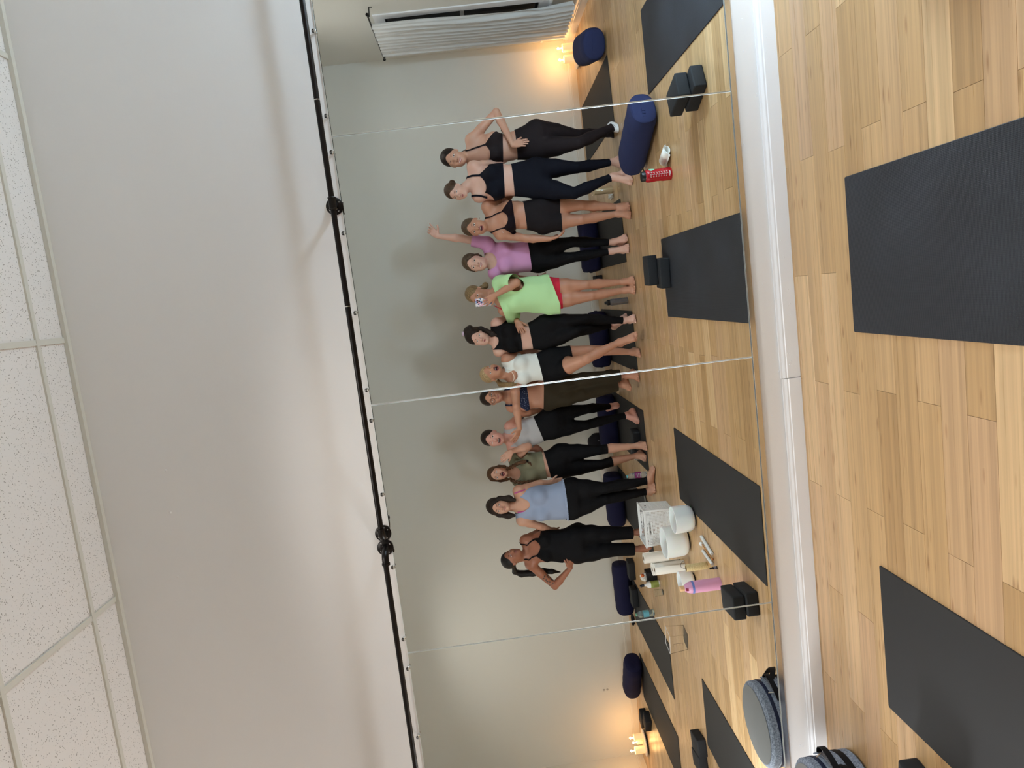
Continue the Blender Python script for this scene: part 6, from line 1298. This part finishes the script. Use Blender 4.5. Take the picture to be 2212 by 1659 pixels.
pts = [((rr + .0004) * math.cos(a), (rr + .0004) * math.sin(a)) for a in np.linspace(.25, .95, 9)]
for k, ((x0, y0), (x1, y1)) in enumerate(zip(pts, pts[1:])): 
    h0, h1 = .028 * math.sin(math.pi * (k + .15) / 8.3), .028 * math.sin(math.pi * (k + 1.15) / 8.3); bm.faces.new([bm.verts.new((x0, y0, .150 - h0)), bm.verts.new((x1, y1, .150 - h1)), bm.verts.new((x1, y1, .150 + h1 * .6)), bm.verts.new((x0, y0, .150 + h0 * .6))])
bm_obj('sticker', bm, mint, t)
t = place('folded_cloth', 0.865, -1.862, 'folded white paper towel leaning by the red bottle', 'cloth', rz=-0.4); bm = bmesh.new(); prof = []
for k in range(25): a = k / 24; th = a * 2.6 * math.pi; R_ = .030 - .012 * a; prof.append((R_ * math.cos(th) * 1.25, .028 + R_ * math.sin(th) * .85))
prof += [(-.045, .012), (-.058, .020)]
A = [[bm.verts.new((xx, y, max(z, .001))) for xx, z in prof] for y in (-.075, 0, .075)]
for B, C in zip(A, A[1:]):
    for k in range(len(prof) - 1): bm.faces.new((B[k], B[k + 1], C[k + 1], C[k]))
o = bm_obj('cloth_fold', bm, paper, t, True); md = o.modifiers.new('thickness', 'SOLIDIFY'); md.thickness = .003
# gold tumbler, tissue, dark bottle
gold = mat('gold_steel', lin(206, 184, 146), 0.35, 0.3); t = place('tumbler', 0.945, -3.96, 'gold insulated tumbler with a loop handle behind bare feet', 'tumbler'); lathe_obj('flask', [(0, 0), (.034, 0), (.0355, .006), (.0355, .165), (.033, .172)], gold, t, 30); lathe_obj('lid', [(.036, .170), (.036, .186), (.02, .196), (0, .196)], gold, t, 28); bm = bmesh.new(); tube(bm, [(-.030, 0, .188), (-.036, 0, .206), (-.01, 0, .216), (.018, 0, .212), (.030, 0, .190)], .004, 7); bm_obj('handle', bm, gold, t, True); box_obj('logo_plate', (-.006, .0352, .10), (.006, .0366, .125), white_pl, t)
t = place('crumpled_tissue', 0.872, -3.945, 'crumpled white tissue beside the gold tumbler', 'tissue'); bm = bmesh.new(); bmesh.ops.create_icosphere(bm, subdivisions=3, radius=.026); rs = random.Random(3)
for v in bm.verts: k = 1 + .35 * math.sin(v.co.x * 260) * math.cos(v.co.z * 190) + rs.uniform(-.14, .14); v.co = Vector((v.co.x * k * 1.1, v.co.y * k, (v.co.z * k * 1.0) + .026))
for v in bm.verts: v.co.z = max(v.co.z, .001)
bm_obj('paper_ball', bm, paper, t)
t = place('water_bottle', -0.175, -3.76, 'clear bottle with a black lid standing behind the bare-legged photographer', 'water bottle'); lathe_obj('bottle_wall', [(0, .004), (.031, 0), (.033, .005), (.033, .17), (.025, .184)], mat('smoke_clear', (.35, .36, .40, 1), 0.06, 0.0, Transmission_Weight=0.75, IOR=1.3), t, 26); lathe_obj('lid', [(.026, .180), (.028, .186), (.028, .206), (.018, .214), (.012, .235), (0, .237)], dark_pl, t, 22)
for a in (0.4, 1.2, 2.0): tube_obj('highlight_rib', [(.0335 * math.cos(a), .0335 * math.sin(a), .008), (.0335 * math.cos(a), .0335 * math.sin(a), .165)], .0012, chrome, t, 5)  # thin chrome lines added as stand-in glints on the clear wall
# bags and oddments by the back wall
def lump(name, x, y, sz, M, label, cat, seed, amp=.08, z0=0.0):
    bm = bmesh.new(); bmesh.ops.create_icosphere(bm, subdivisions=4, radius=1); rs = np.random.RandomState(seed); D_ = rs.normal(size=(6, 3)); ph = rs.uniform(0, 6, 6)
    for v in bm.verts:
        c = np.array(v.co); k = 1 + amp * sum(math.sin(c @ D_[i] * 3 + ph[i]) for i in range(6)) / 2; s3 = [math.copysign(abs(q) ** .75, q) for q in c]; v.co = Vector((s3[0] * k * sz[0], s3[1] * k * sz[1], max(s3[2] * k, -.93) * sz[2] + sz[2] * .93 + z0))
    o = bm_obj(name, bm, M, None, True); o.location = (x, y, 0); return tag(o, label, cat)
bagm = cloth_mat('bag_black', lin(28, 28, 34), 0.7); bp_ = lump('backpack', -1.95, -5.42, (.13, .10, .17), bagm, 'black backpack slumped at the back wall behind the woman in grey', 'backpack', 3); bp_['label'] = bp_['label']
tube_obj('strap', [(-.05, .09, .06), (-.055, .125, .16), (-.04, .10, .27), (-.03, .02, .33)], .011, bagm, bp_, 8); box_obj('tag', (.02, .098, .20), (.05, .103, .215), white_pl, bp_)
lump('tote_bag', -2.32, -5.40, (.13, .08, .11), cloth_mat('tote_beige', lin(206, 196, 186), 0.8), 'pale beige cloth bag slumped at the back wall behind slate blue tank', 'bag', 7)
o = box_obj('phone', (-.037, -.075, 0), (.037, .075, .009), dark_pl, None, bevel=.004); o.location = (-2.255, -3.86, 0); o.rotation_euler = (0, 0, 1.2); tag(o, 'black phone lying face up on the floor behind the crate', 'phone')
box_obj('screen', (-.034, -.072, .0088), (.034, .072, .0094), blackgl, o)
o = lump('sunglasses_case', -4.30, -5.33, (.075, .03, .022), bagm, 'small black pouch on the floor by the back wall, past the blue bottle', 'pouch', 11)
t = place('paper_cup', -1.80, -3.84, 'small white cup on the mat between the bare feet of the braided woman', 'cup', z=0.0062); lathe_obj('cup_wall', [(0, .001), (.024, 0), (.031, .07), (.029, .07), (.0225, .004), (0, .004)], white_pl, t, 24)
lump('grey_pouch', -1.79, -4.07, (.07, .05, .03), cloth_mat('pouch_grey', lin(88, 90, 94), 0.8), 'dark grey pouch behind the small white cup', 'pouch', 5, z0=.006)
# round padded bag by the mirror
felt = cloth_mat('heather_grey', lin(128, 136, 150), 0.85, 0.5, 180); mottled(felt, lin(104, 112, 126), lin(156, 164, 178), 120, 3); felt_d = cloth_mat('heather_dark', lin(112, 112, 110), 0.85, 0.4, 180); web = cloth_mat('black_webbing', lin(20, 20, 24), 0.6)
BX, BY, BR_, BH = -2.535, -0.345, 0.225, 0.235
t = place('round_bag', BX, BY, 'grey round padded carry bag with black straps standing by the mirror', 'bag')
lathe_obj('body', [(0, 0), (BR_ - .015, 0), (BR_, .015), (BR_, .165), (BR_ - .002, .168)], felt, t, 56); lathe_obj('zipper', [(BR_ - .002, .166), (BR_ + .002, .168), (BR_ + .003, .176), (BR_ + .002, .184), (BR_ - .002, .186)], cloth_mat('zip_navy', lin(34, 40, 62), 0.5), t, 56)
lathe_obj('lid', [(BR_ - .002, .184), (BR_, .190), (BR_, BH - .014), (BR_ - .012, BH - .003), (BR_ - .03, BH), (0, BH + .006)], felt, t, 56); lathe_obj('lid_top', [(BR_ - .022, BH + .0012), (0, BH + .0075)], felt_d, t, 48)
def arc_strip(par, name, a0, a1, z0, z1, off, M, n=14):
    bm = bmesh.new(); rows = [[bm.verts.new(((BR_ + o) * math.cos(a0 + (a1 - a0) * k / n), (BR_ + o) * math.sin(a0 + (a1 - a0) * k / n), z)) for k in range(n + 1)] for z, o in ((z0, off), (z1, off), (z1, off - .006), (z0, off - .006))]
    for A, B in zip(rows, rows[1:] + rows[:1]):
        for k in range(n): bm.faces.new((A[k], A[k + 1], B[k + 1], B[k]))
    return bm_obj(name, bm, M, par, True)
arc_strip(t, 'pocket', -0.55, 0.75, .012, .150, .012, felt); arc_strip(t, 'band', -1.5, 1.5, .050, .082, .014, web)
def loop(par, name, a0, a1, out, z0, z1, w=.014):
    bm = bmesh.new(); n = 16; L0 = []
    for k in range(n + 1):
        s_ = k / n; a = a0 + (a1 - a0) * s_; R_ = BR_ + .012 + out * math.sin(math.pi * s_); z = z0 + (z1 - z0) * math.sin(math.pi * s_); L0.append((R_ * math.cos(a), R_ * math.sin(a), z))
    rows = [[bm.verts.new((x, y, z + dz)) for x, y, z in L0] for dz in (-w, w)] + [[bm.verts.new((x * 1.014, y * 1.014, z + dz)) for x, y, z in L0] for dz in (w, -w)]
    for A, B in zip(rows, rows[1:] + rows[:1]):
        for k in range(n): bm.faces.new((A[k], A[k + 1], B[k + 1], B[k]))
    return bm_obj(name, bm, M_, par, True)
M_ = web; loop(t, 'handle', -0.35, 0.55, .045, .135, .150); loop(t, 'shoulder_strap', -1.25, -0.1, .04, .120, .060, .016); tube_obj('zip_pull', [(BR_ * math.cos(.3) * 1.02, BR_ * math.sin(.3) * 1.02, .176), (BR_ * math.cos(.34) * 1.07, BR_ * math.sin(.34) * 1.07, .150)], .003, chrome, t, 6)
